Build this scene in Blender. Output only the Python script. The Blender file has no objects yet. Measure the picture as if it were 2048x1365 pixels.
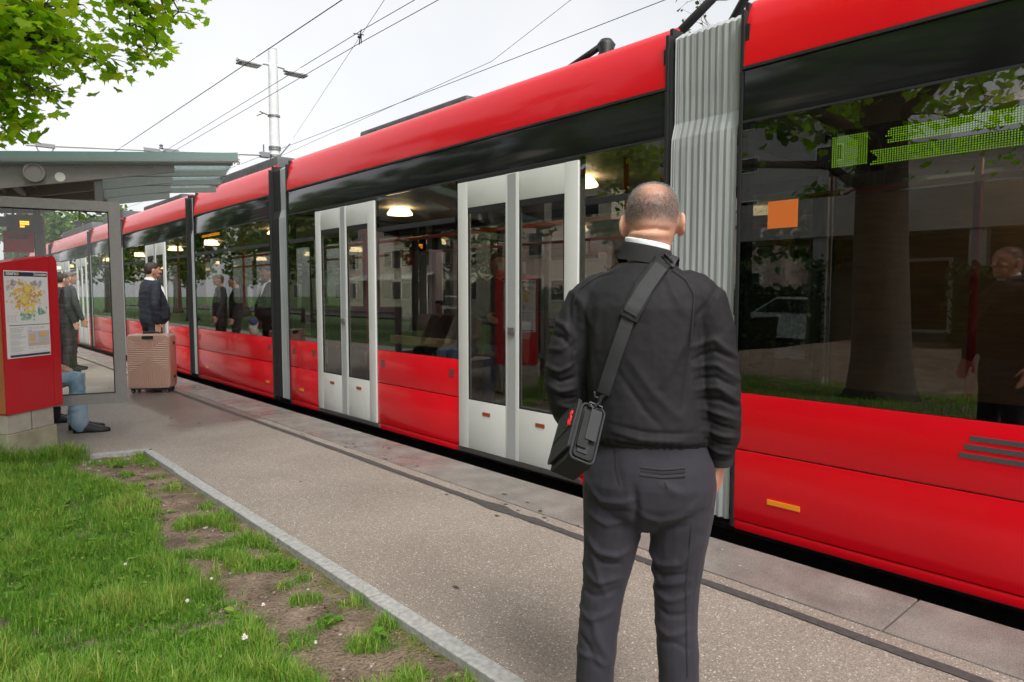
import bpy, bmesh, math, random
import numpy as np
from mathutils import Vector, Matrix, noise
from mathutils.bvhtree import BVHTree

random.seed(7); RNG = np.random.default_rng(7)
SC = bpy.context.scene
COL = SC.collection
PI = math.pi
R = math.radians

# ------------------------------------------------------------------ camera, sky, sun, exposure
cam_d = bpy.data.cameras.new('camera'); cam = bpy.data.objects.new('camera', cam_d); COL.objects.link(cam)
cam_d.sensor_width = 36; cam_d.lens = 24.0; cam_d.clip_end = 2000; cam_d.clip_start = 0.05
cam.location = (0, 0, 1.40)
cam.rotation_euler = (R(90 - 3.96), 0, R(-41.70))
SC.camera = cam

w = bpy.data.worlds.new('World'); SC.world = w; w.use_nodes = True
nt = w.node_tree; nt.nodes.clear()
wo = nt.nodes.new('ShaderNodeOutputWorld')
sky = nt.nodes.new('ShaderNodeTexSky'); sky.sky_type = 'NISHITA'; sky.sun_disc = False
sky.sun_elevation = R(52); sky.sun_rotation = R(200); sky.dust_density = 4.0; sky.air_density = 1.0
bg1 = nt.nodes.new('ShaderNodeBackground'); bg1.inputs['Strength'].default_value = 0.05
hsv = nt.nodes.new('ShaderNodeHueSaturation'); hsv.inputs['Saturation'].default_value = 0.25; nt.links.new(sky.outputs[0], hsv.inputs['Color']); nt.links.new(hsv.outputs[0], bg1.inputs['Color'])
tc = nt.nodes.new('ShaderNodeTexCoord'); ns = nt.nodes.new('ShaderNodeTexNoise'); ns.inputs['Scale'].default_value = 1.6; ns.inputs['Detail'].default_value = 4
nt.links.new(tc.outputs['Generated'], ns.inputs['Vector'])
cr = nt.nodes.new('ShaderNodeValToRGB'); cr.color_ramp.elements[0].color = (0.74, 0.75, 0.765, 1); cr.color_ramp.elements[1].color = (1, 1, 1, 1)
cr.color_ramp.elements[0].position = 0.35; cr.color_ramp.elements[1].position = 0.65
nt.links.new(ns.outputs['Fac'], cr.inputs['Fac'])
bg2 = nt.nodes.new('ShaderNodeBackground'); bg2.inputs['Strength'].default_value = 0.33
nt.links.new(cr.outputs['Color'], bg2.inputs['Color'])
ad = nt.nodes.new('ShaderNodeAddShader'); nt.links.new(bg1.outputs[0], ad.inputs[0]); nt.links.new(bg2.outputs[0], ad.inputs[1])
nt.links.new(ad.outputs[0], wo.inputs['Surface'])

sun_d = bpy.data.lights.new('sun', 'SUN'); sun_d.energy = 1.5; sun_d.angle = R(22); sun_d.color = (1, 0.97, 0.92)
sun = bpy.data.objects.new('sun', sun_d); COL.objects.link(sun); sun.location = (-10, -10, 30)
sun.rotation_euler = (R(38), 0, R(-20))

SC.view_settings.view_transform = 'Standard'; SC.view_settings.look = 'None'
SC.view_settings.exposure = 1.02; SC.view_settings.gamma = 1.0; SC.view_settings.use_curve_mapping = False
SC.render.engine = 'CYCLES'
SC.cycles.use_denoising = True; SC.cycles.use_adaptive_sampling = True; SC.cycles.adaptive_threshold = 0.03
SC.cycles.max_bounces = 6; SC.cycles.transparent_max_bounces = 20; SC.cycles.diffuse_bounces = 2; SC.cycles.glossy_bounces = 4; SC.cycles.transmission_bounces = 4
SC.cycles.sample_clamp_indirect = 6.0

# ------------------------------------------------------------------ materials
MATS = {}
def mat(name, col, rough=0.5, metal=0.0, spec=0.5, coat=0.0, var=0.0, vscale=8.0, col2=None, bump=0.0, bscale=60.0, emit=None, estr=0.0, coords='Object', rvar=0.0, sheen=0.0, stretch=None, detail=5):
    m = bpy.data.materials.new(name); m.use_nodes = True
    n = m.node_tree; b = n.nodes['Principled BSDF']
    b.inputs['Base Color'].default_value = (*col, 1); b.inputs['Roughness'].default_value = rough
    b.inputs['Metallic'].default_value = metal; b.inputs['Specular IOR Level'].default_value = spec
    b.inputs['Coat Weight'].default_value = coat; b.inputs['Coat Roughness'].default_value = 0.04
    if sheen: b.inputs['Sheen Weight'].default_value = sheen
    if emit: b.inputs['Emission Color'].default_value = (*emit, 1); b.inputs['Emission Strength'].default_value = estr
    if var or col2 or bump or rvar:
        t = n.nodes.new('ShaderNodeTexCoord'); vec = t.outputs[coords]
        if stretch:
            mp = n.nodes.new('ShaderNodeMapping'); mp.inputs['Scale'].default_value = stretch
            n.links.new(vec, mp.inputs['Vector']); vec = mp.outputs[0]
    if var or col2:
        x = n.nodes.new('ShaderNodeTexNoise'); x.inputs['Scale'].default_value = vscale; x.inputs['Detail'].default_value = detail
        n.links.new(vec, x.inputs['Vector'])
        r = n.nodes.new('ShaderNodeValToRGB'); r.color_ramp.elements[0].position = 0.3; r.color_ramp.elements[1].position = 0.7
        c2 = col2 if col2 else tuple(min(1, c * (1 + var)) for c in col)
        c1 = col if col2 else tuple(c * (1 - var) for c in col)
        r.color_ramp.elements[0].color = (*c1, 1); r.color_ramp.elements[1].color = (*c2, 1)
        n.links.new(x.outputs['Fac'], r.inputs['Fac']); n.links.new(r.outputs['Color'], b.inputs['Base Color'])
        if rvar:
            mr = n.nodes.new('ShaderNodeMapRange'); mr.inputs['From Min'].default_value = 0.3; mr.inputs['From Max'].default_value = 0.7
            mr.inputs['To Min'].default_value = rough - rvar; mr.inputs['To Max'].default_value = rough + rvar
            n.links.new(x.outputs['Fac'], mr.inputs['Value']); n.links.new(mr.outputs[0], b.inputs['Roughness'])
    if bump:
        y = n.nodes.new('ShaderNodeTexNoise'); y.inputs['Scale'].default_value = bscale; y.inputs['Detail'].default_value = 4
        n.links.new(vec, y.inputs['Vector'])
        bp = n.nodes.new('ShaderNodeBump'); bp.inputs['Strength'].default_value = bump; bp.inputs['Distance'].default_value = 0.01
        n.links.new(y.outputs['Fac'], bp.inputs['Height']); n.links.new(bp.outputs[0], b.inputs['Normal'])
    MATS[name] = m
    return m

def glass(name, tint, ior=1.5, rough=0.0):
    m = bpy.data.materials.new(name); m.use_nodes = True
    n = m.node_tree; n.nodes.clear()
    o = n.nodes.new('ShaderNodeOutputMaterial'); t = n.nodes.new('ShaderNodeBsdfTransparent'); t.inputs['Color'].default_value = (*tint, 1)
    g = n.nodes.new('ShaderNodeBsdfGlossy'); g.inputs['Roughness'].default_value = rough; g.inputs['Color'].default_value = (1, 1, 1, 1)
    f0 = ((ior-1)/(ior+1))**2; lw = n.nodes.new('ShaderNodeLayerWeight'); lw.inputs['Blend'].default_value = 0.5
    pw = n.nodes.new('ShaderNodeMath'); pw.operation = 'POWER'; pw.inputs[1].default_value = 5.0; n.links.new(lw.outputs['Facing'], pw.inputs[0])
    f = n.nodes.new('ShaderNodeMath'); f.operation = 'MULTIPLY_ADD'; f.inputs[1].default_value = 1-f0; f.inputs[2].default_value = f0; n.links.new(pw.outputs[0], f.inputs[0])   # Schlick, same from both sides of the sheet
    mx = n.nodes.new('ShaderNodeMixShader')
    n.links.new(f.outputs[0], mx.inputs[0]); n.links.new(t.outputs[0], mx.inputs[1]); n.links.new(g.outputs[0], mx.inputs[2])
    n.links.new(mx.outputs[0], o.inputs['Surface'])
    MATS[name] = m
    return m

def leafmat(name, c1, c2, c3, transl=0.45, rough=0.5):
    # colour per leaf / blade from the mesh's own colour attribute
    m = bpy.data.materials.new(name); m.use_nodes = True
    n = m.node_tree; n.nodes.clear()
    o = n.nodes.new('ShaderNodeOutputMaterial')
    a = n.nodes.new('ShaderNodeAttribute'); a.attribute_name = 'tone'
    r = n.nodes.new('ShaderNodeValToRGB')
    r.color_ramp.elements[0].position = 0.0; r.color_ramp.elements[0].color = (*c1, 1)
    r.color_ramp.elements[1].position = 1.0; r.color_ramp.elements[1].color = (*c3, 1)
    e = r.color_ramp.elements.new(0.5); e.color = (*c2, 1)
    n.links.new(a.outputs['Fac'], r.inputs['Fac'])
    d = n.nodes.new('ShaderNodeBsdfPrincipled'); d.inputs['Roughness'].default_value = rough; d.inputs['Specular IOR Level'].default_value = 0.35
    t = n.nodes.new('ShaderNodeBsdfTranslucent')
    n.links.new(r.outputs['Color'], d.inputs['Base Color']); n.links.new(r.outputs['Color'], t.inputs['Color'])
    mx = n.nodes.new('ShaderNodeMixShader'); mx.inputs[0].default_value = transl
    n.links.new(d.outputs[0], mx.inputs[1]); n.links.new(t.outputs[0], mx.inputs[2]); n.links.new(mx.outputs[0], o.inputs['Surface'])
    MATS[name] = m
    return m

# ------------------------------------------------------------------ mesh helpers
class MB:
    def __init__(s): s.v = []; s.f = []
    def add(s, vs, fs):
        o = len(s.v); s.v += [tuple(p) for p in vs]; s.f += [tuple(i + o for i in f) for f in fs]; return s
    def box(s, x0, x1, y0, y1, z0, z1, bev=0.0):
        if bev <= 0:
            s.add([(x0,y0,z0),(x1,y0,z0),(x1,y1,z0),(x0,y1,z0),(x0,y0,z1),(x1,y0,z1),(x1,y1,z1),(x0,y1,z1)],
                  [(0,3,2,1),(4,5,6,7),(0,1,5,4),(1,2,6,5),(2,3,7,6),(3,0,4,7)])
        else:
            bm = bmesh.new(); bmesh.ops.create_cube(bm, size=1)
            for v in bm.verts: v.co = Vector((x0+(v.co.x+.5)*(x1-x0), y0+(v.co.y+.5)*(y1-y0), z0+(v.co.z+.5)*(z1-z0)))
            bmesh.ops.bevel(bm, geom=list(bm.edges), offset=bev, segments=2, affect='EDGES', profile=0.6)
            bm.verts.index_update()
            s.add([v.co for v in bm.verts], [[v.index for v in f.verts] for f in bm.faces]); bm.free()
        return s
    def obox(s, c, ax, ay, az, bev=0.0):      # oriented box: centre and three half-axis vectors
        t = MB().box(-1,1,-1,1,-1,1) if bev <= 0 else None
        c = Vector(c); ax = Vector(ax); ay = Vector(ay); az = Vector(az)
        if t is None:
            lx, ly, lz = ax.length, ay.length, az.length
            t = MB().box(-lx,lx,-ly,ly,-lz,lz,bev); ax = ax/lx; ay = ay/ly; az = az/lz
        s.add([c + ax*p[0] + ay*p[1] + az*p[2] for p in t.v], t.f); return s
    def loft(s, rings, cap=True, closed=True):
        n = len(rings[0]); vs = []; fs = []
        for r in rings: vs += list(r)
        for i in range(len(rings)-1):
            for j in range(n if closed else n-1):
                k = (j+1) % n
                fs.append((i*n+j, i*n+k, (i+1)*n+k, (i+1)*n+j))
        if cap:
            fs.append(tuple(range(n-1, -1, -1))); fs.append(tuple((len(rings)-1)*n + j for j in range(n)))
        return s.add(vs, fs)
    def tube(s, pts, rad, n=10, cap=True, flat=1.0, round_ends=False):
        pts = [Vector(p) for p in pts]
        if not hasattr(rad, '__len__'): rad = [rad]*len(pts)
        rad = list(rad)
        if round_ends:
            d0 = (pts[0]-pts[1]).normalized(); d1 = (pts[-1]-pts[-2]).normalized()
            a, b = pts[0], pts[-1]; ra, rb = rad[0], rad[-1]
            pts = [a+d0*ra*.95, a+d0*ra*.7] + pts + [b+d1*rb*.7, b+d1*rb*.95]; rad = [ra*.3, ra*.72] + rad + [rb*.72, rb*.3]
        rings = []; u = None
        for i, p in enumerate(pts):
            t = (pts[min(i+1, len(pts)-1)] - pts[max(i-1, 0)]).normalized()
            if u is None:
                u = t.orthogonal().normalized() if abs(t.z) < 0.9 else (Vector((1,0,0)) - t*t.x).normalized()
            else: u = (u - t*u.dot(t)).normalized()
            v = t.cross(u)
            rings.append([p + (u*math.cos(2*PI*j/n)*rad[i] + v*math.sin(2*PI*j/n)*rad[i]*flat) for j in range(n)])
        return s.loft(rings, cap)
    def ellipsoid(s, c, r, n=14, m=10, rot=None):
        rings = []
        for i in range(1, m):
            th = PI*i/m
            rings.append([Vector((r[0]*math.sin(th)*math.cos(2*PI*j/n), r[1]*math.sin(th)*math.sin(2*PI*j/n), -r[2]*math.cos(th))) for j in range(n)])
        if rot is not None: rings = [[rot @ p for p in q] for q in rings]
        return s.loft([[Vector(c)+p for p in q] for q in rings])
    def lathe(s, prof, c=(0,0,0), n=24, axis='Z'):
        rings = []
        for r, z in prof:
            q = []
            for j in range(n):
                a = 2*PI*j/n; x, y = r*math.cos(a), r*math.sin(a)
                p = (x, y, z) if axis == 'Z' else ((z, x, y) if axis == 'X' else (y, z, x))
                q.append(Vector(c)+Vector(p))
            rings.append(q)
        return s.loft(rings)
    def xform(s, M):
        s.v = [tuple(M @ Vector(p)) for p in s.v]; return s
    def build(s, name, m, parent=None, smooth=False, auto=None):
        me = bpy.data.meshes.new(name); me.from_pydata(s.v, [], s.f); me.update()
        return link(name, me, m, parent, smooth, auto)

def link(name, me, m, parent=None, smooth=False, auto=None):
    if m is not None and not me.materials: me.materials.append(MATS[m] if isinstance(m, str) else m)
    if smooth or auto:
        me.polygons.foreach_set('use_smooth', [True]*len(me.polygons))
    if auto:
        bm = bmesh.new(); bm.from_mesh(me)
        for e in bm.edges:
            if len(e.link_faces) == 2 and e.calc_face_angle(0) > R(auto): e.smooth = False
        bm.to_mesh(me); bm.free()
    o = bpy.data.objects.new(name, me); COL.objects.link(o)
    if parent is not None:
        o.parent = parent
        o.matrix_parent_inverse = world_of(parent).inverted()
    return o
def world_of(o):
    m = o.matrix_basis.copy()
    return m if o.parent is None else world_of(o.parent) @ o.matrix_parent_inverse @ m
def tag(o, label, cat, group=None):
    o['label'] = label; o['category'] = cat
    if group: o['group'] = group
    return o
def thing(name, label, cat, loc=(0,0,0), group=None):     # an Empty at the thing's base; parts are given in world coordinates
    o = bpy.data.objects.new(name, None); COL.objects.link(o); o.location = loc; o.empty_display_size = 0.2
    return tag(o, label, cat, group)
def struct(o): o['kind'] = 'structure'; return o
def fix_normals(o):
    bm = bmesh.new(); bm.from_mesh(o.data); bmesh.ops.recalc_face_normals(bm, faces=bm.faces); bm.to_mesh(o.data); bm.free(); return o

def npmesh(name, V, F, m, parent=None, smooth=False, tone=None):
    """V (n,3), F list/array of equal-length polygons, tone: per-vertex float"""
    me = bpy.data.meshes.new(name); V = np.asarray(V, np.float32); F = np.asarray(F, np.int32); k = F.shape[1]
    me.vertices.add(len(V)); me.vertices.foreach_set('co', V.ravel())
    me.loops.add(F.size); me.loops.foreach_set('vertex_index', F.ravel())
    me.polygons.add(len(F)); me.polygons.foreach_set('loop_start', np.arange(0, F.size, k, dtype=np.int32))
    me.polygons.foreach_set('loop_total', np.full(len(F), k, np.int32))
    me.update(calc_edges=True); me.validate()
    if tone is not None:
        at = me.attributes.new('tone', 'FLOAT', 'POINT'); at.data.foreach_set('value', np.asarray(tone, np.float32))
    return link(name, me, m, parent, smooth)

def fuse(mb, voxel=0.008, smooth=6):
    """one continuous skin round overlapping closed shapes: returns (verts Nx3, faces list)"""
    me = bpy.data.meshes.new('tmp'); me.from_pydata(mb.v, [], mb.f); me.update()
    bm = bmesh.new(); bm.from_mesh(me); bmesh.ops.recalc_face_normals(bm, faces=bm.faces); bm.to_mesh(me); bm.free()
    o = bpy.data.objects.new('tmp', me); COL.objects.link(o)
    md = o.modifiers.new('r', 'REMESH'); md.mode = 'VOXEL'; md.voxel_size = voxel
    if smooth:
        sm = o.modifiers.new('s', 'SMOOTH'); sm.factor = 0.5; sm.iterations = smooth
    dg = bpy.context.evaluated_depsgraph_get(); ev = o.evaluated_get(dg)
    m2 = bpy.data.meshes.new_from_object(ev)
    bpy.data.objects.remove(o); bpy.data.meshes.remove(me)
    return m2
def mesh_np(me):
    V = np.empty(len(me.vertices)*3, np.float32); me.vertices.foreach_get('co', V); V = V.reshape(-1, 3)
    N = np.empty(len(me.vertices)*3, np.float32); me.vertices.foreach_get('normal', N); N = N.reshape(-1, 3)
    return V, N
def set_co(me, V): me.vertices.foreach_set('co', np.asarray(V, np.float32).ravel()); me.update()
def seg_dist(P, a, b):
    a = np.array(a, float); b = np.array(b, float); d = b-a; t = np.clip(((P-a) @ d)/(d @ d), 0, 1)
    return np.linalg.norm(P - (a + t[:, None]*d), axis=1), t
def text_mesh(name, s, size, M, m, parent=None, align='LEFT', ext=0.0004, bold=0.0):
    c = bpy.data.curves.new('txt', 'FONT'); c.body = s; c.size = size; c.align_x = align; c.extrude = ext; c.offset = bold; c.resolution_u = 3
    o = bpy.data.objects.new('txt', c); COL.objects.link(o)
    dg = bpy.context.evaluated_depsgraph_get(); me = bpy.data.meshes.new_from_object(o.evaluated_get(dg))
    bpy.data.objects.remove(o); bpy.data.curves.remove(c)
    me.transform(M); me.materials.clear()
    return link(name, me, m, parent)
def vnoise(P, s, seed=0.0):
    return np.array([noise.noise(Vector((p[0]*s+seed, p[1]*s+seed*1.7, p[2]*s-seed))) for p in P])
# ------------------------------------------------------------------ material palette
mat('tram_red', (0.74, 0.005, 0.014), 0.20, coat=0.22, spec=0.25, var=0.03, vscale=1.2)
mat('tram_black', (0.012, 0.013, 0.014), 0.10, spec=0.5)
mat('rubber', (0.012, 0.012, 0.013), 0.6)
mat('tram_dark', (0.02, 0.02, 0.022), 0.5, var=0.3, vscale=5)
mat('tram_grey', (0.32, 0.34, 0.345), 0.4)
mat('roof_equipment', (0.10, 0.105, 0.11), 0.5, var=0.2, vscale=3)
mat('door_white', (0.66, 0.665, 0.65), 0.3, coat=0.3, var=0.03, vscale=2)
mat('door_seal', (0.36, 0.375, 0.38), 0.5)
mat('bellows', (0.33, 0.35, 0.352), 0.55, var=0.28, vscale=4, stretch=(1, 12, 0.25))
mat('orange', (0.72, 0.17, 0.03), 0.45)
mat('amber', (0.85, 0.28, 0.01), 0.3)
mat('interior_cream', (0.62, 0.54, 0.42), 0.5)
mat('interior_wood', (0.50, 0.34, 0.18), 0.45, var=0.2, vscale=6, stretch=(1, 1, 8))
mat('interior_grey', (0.15, 0.15, 0.15), 0.6)
mat('interior_floor', (0.07, 0.07, 0.072), 0.6)
mat('seat_red', (0.10, 0.055, 0.04), 0.8, var=.3, vscale=20)
mat('rail_orange', (0.85, 0.10, 0.02), 0.35, emit=(0.9, 0.10, 0.02), estr=0.0)
mat('pole_red', (0.62, 0.02, 0.02), 0.35)
mat('lamp_warm', (1, 0.9, 0.7), 0.5, emit=(1.0, 0.74, 0.40), estr=4.5)
mat('led_green', (0.2, 0.6, 0.02), 0.5, emit=(0.38, 0.72, 0.03), estr=0.95)
mat('led_orange', (0.9, 0.3, 0.02), 0.5, emit=(1.0, 0.32, 0.02), estr=2.0)
mat('steel', (0.35, 0.35, 0.36), 0.35, metal=0.9)
mat('rail_steel', (0.22, 0.20, 0.19), 0.35, metal=0.8)
mat('galvanised', (0.74, 0.75, 0.76), 0.5, metal=0.05, var=0.08, vscale=4)
mat('wire', (0.03, 0.03, 0.032), 0.5)
mat('shelter_grey', (0.235, 0.225, 0.22), 0.45, metal=0.1, var=0.05, vscale=30)
mat('shelter_dark', (0.10, 0.10, 0.10), 0.5)
mat('ceiling_board', (0.30, 0.26, 0.23), 0.6, var=0.1, vscale=4)
mat('fascia_green', (0.17, 0.27, 0.265), 0.3)
mat('white_paint', (0.78, 0.78, 0.76), 0.4)
mat('sign_red', (0.55, 0.006, 0.016), 0.38, coat=0.2, bump=0.06, bscale=300)
mat('sign_side', (0.42, 0.16, 0.06), 0.4)
mat('poster_white', (0.80, 0.81, 0.80), 0.35)
mat('poster_navy', (0.022, 0.045, 0.085), 0.4)
mat('print_orange', (0.86, 0.48, 0.08), 0.45); mat('print_yellow', (0.88, 0.68, 0.06), 0.45); mat('print_green', (0.28, 0.56, 0.36), 0.45)
mat('print_blue', (0.20, 0.55, 0.74), 0.45); mat('print_lilac', (0.55, 0.58, 0.70), 0.45); mat('print_grey', (0.52, 0.54, 0.56), 0.45); mat('print_peach', (0.90, 0.72, 0.50), 0.45)
mat('stone_base', (0.42, 0.38, 0.33), 0.85, var=0.15, vscale=9, bump=0.25, bscale=90)
mat('stone_base_low', (0.36, 0.34, 0.24), 0.85, var=0.2, vscale=7, bump=0.25, bscale=90)
mat('granite', (0.335, 0.33, 0.322), 0.75, var=0.22, vscale=40, bump=0.25, bscale=120, detail=3)
mat('tar', (0.060, 0.055, 0.053), 0.7, var=0.25, vscale=30, bump=0.2, bscale=150)
mat('skin', (0.56, 0.31, 0.22), 0.48, var=0.08, vscale=40, bump=0.04, bscale=300)
mat('denim', (0.17, 0.29, 0.46), 0.85, col2=(0.42, 0.54, 0.66), vscale=6, bump=0.12, bscale=400)
mat('denim_dark', (0.018, 0.021, 0.032), 0.85, var=0.3, vscale=20, bump=0.15, bscale=300)
mat('cloth_black', (0.016, 0.016, 0.018), 0.8, var=0.25, vscale=15, bump=0.15, bscale=250)
mat('cloth_grey', (0.045, 0.045, 0.05), 0.85, var=0.2, vscale=15, bump=0.15, bscale=250)
mat('cloth_tan', (0.30, 0.22, 0.13), 0.85, var=0.2, vscale=10); mat('cloth_blue', (0.04, 0.07, 0.16), 0.85, var=0.2, vscale=10)
mat('cloth_beige', (0.52, 0.47, 0.40), 0.85, var=0.05, vscale=10)
mat('cloth_white', (0.78, 0.79, 0.82), 0.75, bump=0.2, bscale=120)
mat('hair_dark', (0.035, 0.022, 0.015), 0.6, var=0.4, vscale=40, bump=0.5, bscale=150)
mat('hair_grey', (0.13, 0.095, 0.07), 0.6, var=0.4, vscale=40, bump=0.5, bscale=150)
mat('shoe_black', (0.010, 0.010, 0.011), 0.45, bump=0.1, bscale=80)
mat('suitcase_shell', (0.60, 0.37, 0.295), 0.34, metal=0.30, coat=0.2)
mat('suitcase_trim', (0.02, 0.018, 0.018), 0.4)
mat('bag_black', (0.012, 0.0125, 0.0135), 0.75, var=0.2, vscale=60, bump=0.35, bscale=700)
mat('bag_binding', (0.022, 0.023, 0.026), 0.6, bump=0.3, bscale=900)
mat('buckle', (0.018, 0.018, 0.02), 0.35)
mat('logo_red', (0.75, 0.02, 0.03), 0.5)
mat('bark', (0.085, 0.068, 0.055), 0.95, var=0.35, vscale=14, bump=0.9, bscale=30, stretch=(1, 1, 0.3))
mat('bark_light', (0.20, 0.13, 0.08), 0.95, var=0.35, vscale=10, bump=0.6, bscale=30)
mat('concrete_wall', (0.43, 0.42, 0.41), 0.85, var=0.1, vscale=1.5, bump=0.2, bscale=30)
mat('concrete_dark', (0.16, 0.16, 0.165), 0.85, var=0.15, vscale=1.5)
mat('render_pink', (0.74, 0.52, 0.50), 0.85, var=0.05, vscale=2); mat('render_cream', (0.72, 0.66, 0.54), 0.85, var=0.05, vscale=2)
mat('render_green', (0.36, 0.46, 0.20), 0.85, var=0.05, vscale=2)
mat('window_dark', (0.02, 0.023, 0.028), 0.08)
mat('roof_tile', (0.22, 0.08, 0.05), 0.8, var=0.2, vscale=5)
mat('asphalt_road', (0.062, 0.062, 0.064), 0.8, var=0.15, vscale=2, bump=0.3, bscale=200)
mat('ballast', (0.035, 0.033, 0.032), 0.9, var=0.4, vscale=40, bump=0.8, bscale=60)
mat('lawn_far', (0.052, 0.105, 0.024), 0.9, var=0.3, vscale=3, bump=0.6, bscale=60)
mat('pebble', (0.36, 0.31, 0.265), 0.85, var=0.4, vscale=45)
mat('clover_white', (0.72, 0.66, 0.62), 0.8); mat('stem_green', (0.10, 0.20, 0.03), 0.7)
mat('car_paint', (0.45, 0.46, 0.48), 0.3, coat=0.8); mat('car_blue', (0.05, 0.16, 0.33), 0.3, coat=0.8)
glass('glass_tram', (0.70, 0.71, 0.69), 2.0)
glass('glass_tram_dark', (0.48, 0.50, 0.50), 2.0)
glass('glass_shelter', (0.965, 0.985, 0.975), 1.42)
glass('glass_roof', (0.76, 0.85, 0.84), 1.5)
leafmat('grass', (0.075, 0.22, 0.015), (0.175, 0.37, 0.034), (0.45, 0.46, 0.12), 0.42, 0.45)
leafmat('maple_leaf', (0.16, 0.36, 0.012), (0.33, 0.58, 0.015), (0.62, 0.70, 0.03), 0.68, 0.45)
leafmat('tree_leaf', (0.045, 0.10, 0.015), (0.085, 0.17, 0.025), (0.17, 0.26, 0.04), 0.40, 0.6)
leafmat('hedge_leaf', (0.018, 0.045, 0.010), (0.035, 0.080, 0.016), (0.06, 0.12, 0.03), 0.25, 0.6)

def asphalt_platform():
    m = bpy.data.materials.new('platform_asphalt'); m.use_nodes = True; n = m.node_tree; b = n.nodes['Principled BSDF']
    t = n.nodes.new('ShaderNodeTexCoord')
    def noise_(scale, det=4, vec=None):
        x = n.nodes.new('ShaderNodeTexNoise'); x.inputs['Scale'].default_value = scale; x.inputs['Detail'].default_value = det
        n.links.new(vec or t.outputs['Object'], x.inputs['Vector']); return x.outputs['Fac']
    def ramp(src, p0, c0, p1, c1):
        r = n.nodes.new('ShaderNodeValToRGB'); r.color_ramp.elements[0].position = p0; r.color_ramp.elements[1].position = p1
        r.color_ramp.elements[0].color = (*c0, 1); r.color_ramp.elements[1].color = (*c1, 1); n.links.new(src, r.inputs['Fac']); return r.outputs['Color']
    def mixc(fac, a, bb, mode='MIX'):
        x = n.nodes.new('ShaderNodeMix'); x.data_type = 'RGBA'; x.blend_type = mode
        if isinstance(fac, float): x.inputs[0].default_value = fac
        else: n.links.new(fac, x.inputs[0])
        n.links.new(a, x.inputs[6]); n.links.new(bb, x.inputs[7]); return x.outputs[2]
    base = ramp(noise_(1.3, 6), 0.3, (0.220, 0.186, 0.160), 0.72, (0.295, 0.255, 0.223))
    vor = n.nodes.new('ShaderNodeTexVoronoi'); vor.inputs['Scale'].default_value = 185; n.links.new(t.outputs['Object'], vor.inputs['Vector'])
    wn = n.nodes.new('ShaderNodeSeparateColor'); n.links.new(vor.outputs['Color'], wn.inputs[0])
    stones = ramp(wn.outputs[0], 0.0, (0.70, 0.68, 0.66), 1.0, (1.30, 1.28, 1.26))
    base = mixc(1.0, base, stones, 'MULTIPLY')
    spk = ramp(wn.outputs[1], 0.955, (0, 0, 0), 0.975, (1, 1, 1))
    whites = n.nodes.new('ShaderNodeRGB'); whites.outputs[0].default_value = (0.55, 0.52, 0.47, 1)
    base = mixc(spk, base, whites.outputs[0])
    dk = ramp(wn.outputs[2], 0.93, (0, 0, 0), 0.95, (0.7, 0.7, 0.7))
    darks = n.nodes.new('ShaderNodeRGB'); darks.outputs[0].default_value = (0.15, 0.135, 0.125, 1)
    base = mixc(dk, base, darks.outputs[0])
    # damp patches: a big patch round the suitcase and smaller ones along the tram side
    sep = n.nodes.new('ShaderNodeSeparateXYZ'); n.links.new(t.outputs['Object'], sep.inputs[0])
    def mrange(src, a, bb, lo=0.0, hi=1.0):
        x = n.nodes.new('ShaderNodeMapRange'); x.inputs['From Min'].default_value = a; x.inputs['From Max'].default_value = bb
        x.inputs['To Min'].default_value = lo; x.inputs['To Max'].default_value = hi; x.interpolation_type = 'SMOOTHSTEP'
        n.links.new(src, x.inputs['Value']); return x.outputs[0]
    def math_(op, a, bb):
        x = n.nodes.new('ShaderNodeMath'); x.operation = op
        for i, q in enumerate((a, bb)):
            if isinstance(q, float): x.inputs[i].default_value = q
            else: n.links.new(q, x.inputs[i])
        return x.outputs[0]
    nz = noise_(0.9, 3)
    yy = math_('ADD', sep.outputs[1], math_('MULTIPLY', math_('SUBTRACT', nz, 0.5), 2.4))
    xx = math_('ADD', sep.outputs[0], math_('MULTIPLY', math_('SUBTRACT', noise_(1.7, 3), 0.5), 0.9))
    wet = math_('MULTIPLY', math_('MULTIPLY', mrange(yy, 7.3, 7.8), mrange(yy, 13.5, 12.0)), mrange(xx, 2.0, 2.25))
    dkw = n.nodes.new('ShaderNodeRGB'); dkw.outputs[0].default_value = (0.60, 0.58, 0.58, 1)
    wetc = mixc(1.0, base, dkw.outputs[0], 'MULTIPLY')
    base = mixc(wet, base, wetc)
    n.links.new(base, b.inputs['Base Color'])
    rr = math_('SUBTRACT', 0.62, math_('MULTIPLY', wet, 0.34)); n.links.new(rr, b.inputs['Roughness'])
    bp = n.nodes.new('ShaderNodeBump'); bp.inputs['Strength'].default_value = 0.35; bp.inputs['Distance'].default_value = 0.004
    n.links.new(math_('ADD', vor.outputs['Distance'], noise_(60, 3)), bp.inputs['Height']); n.links.new(bp.outputs[0], b.inputs['Normal'])
    MATS['platform_asphalt'] = m
asphalt_platform()

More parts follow.
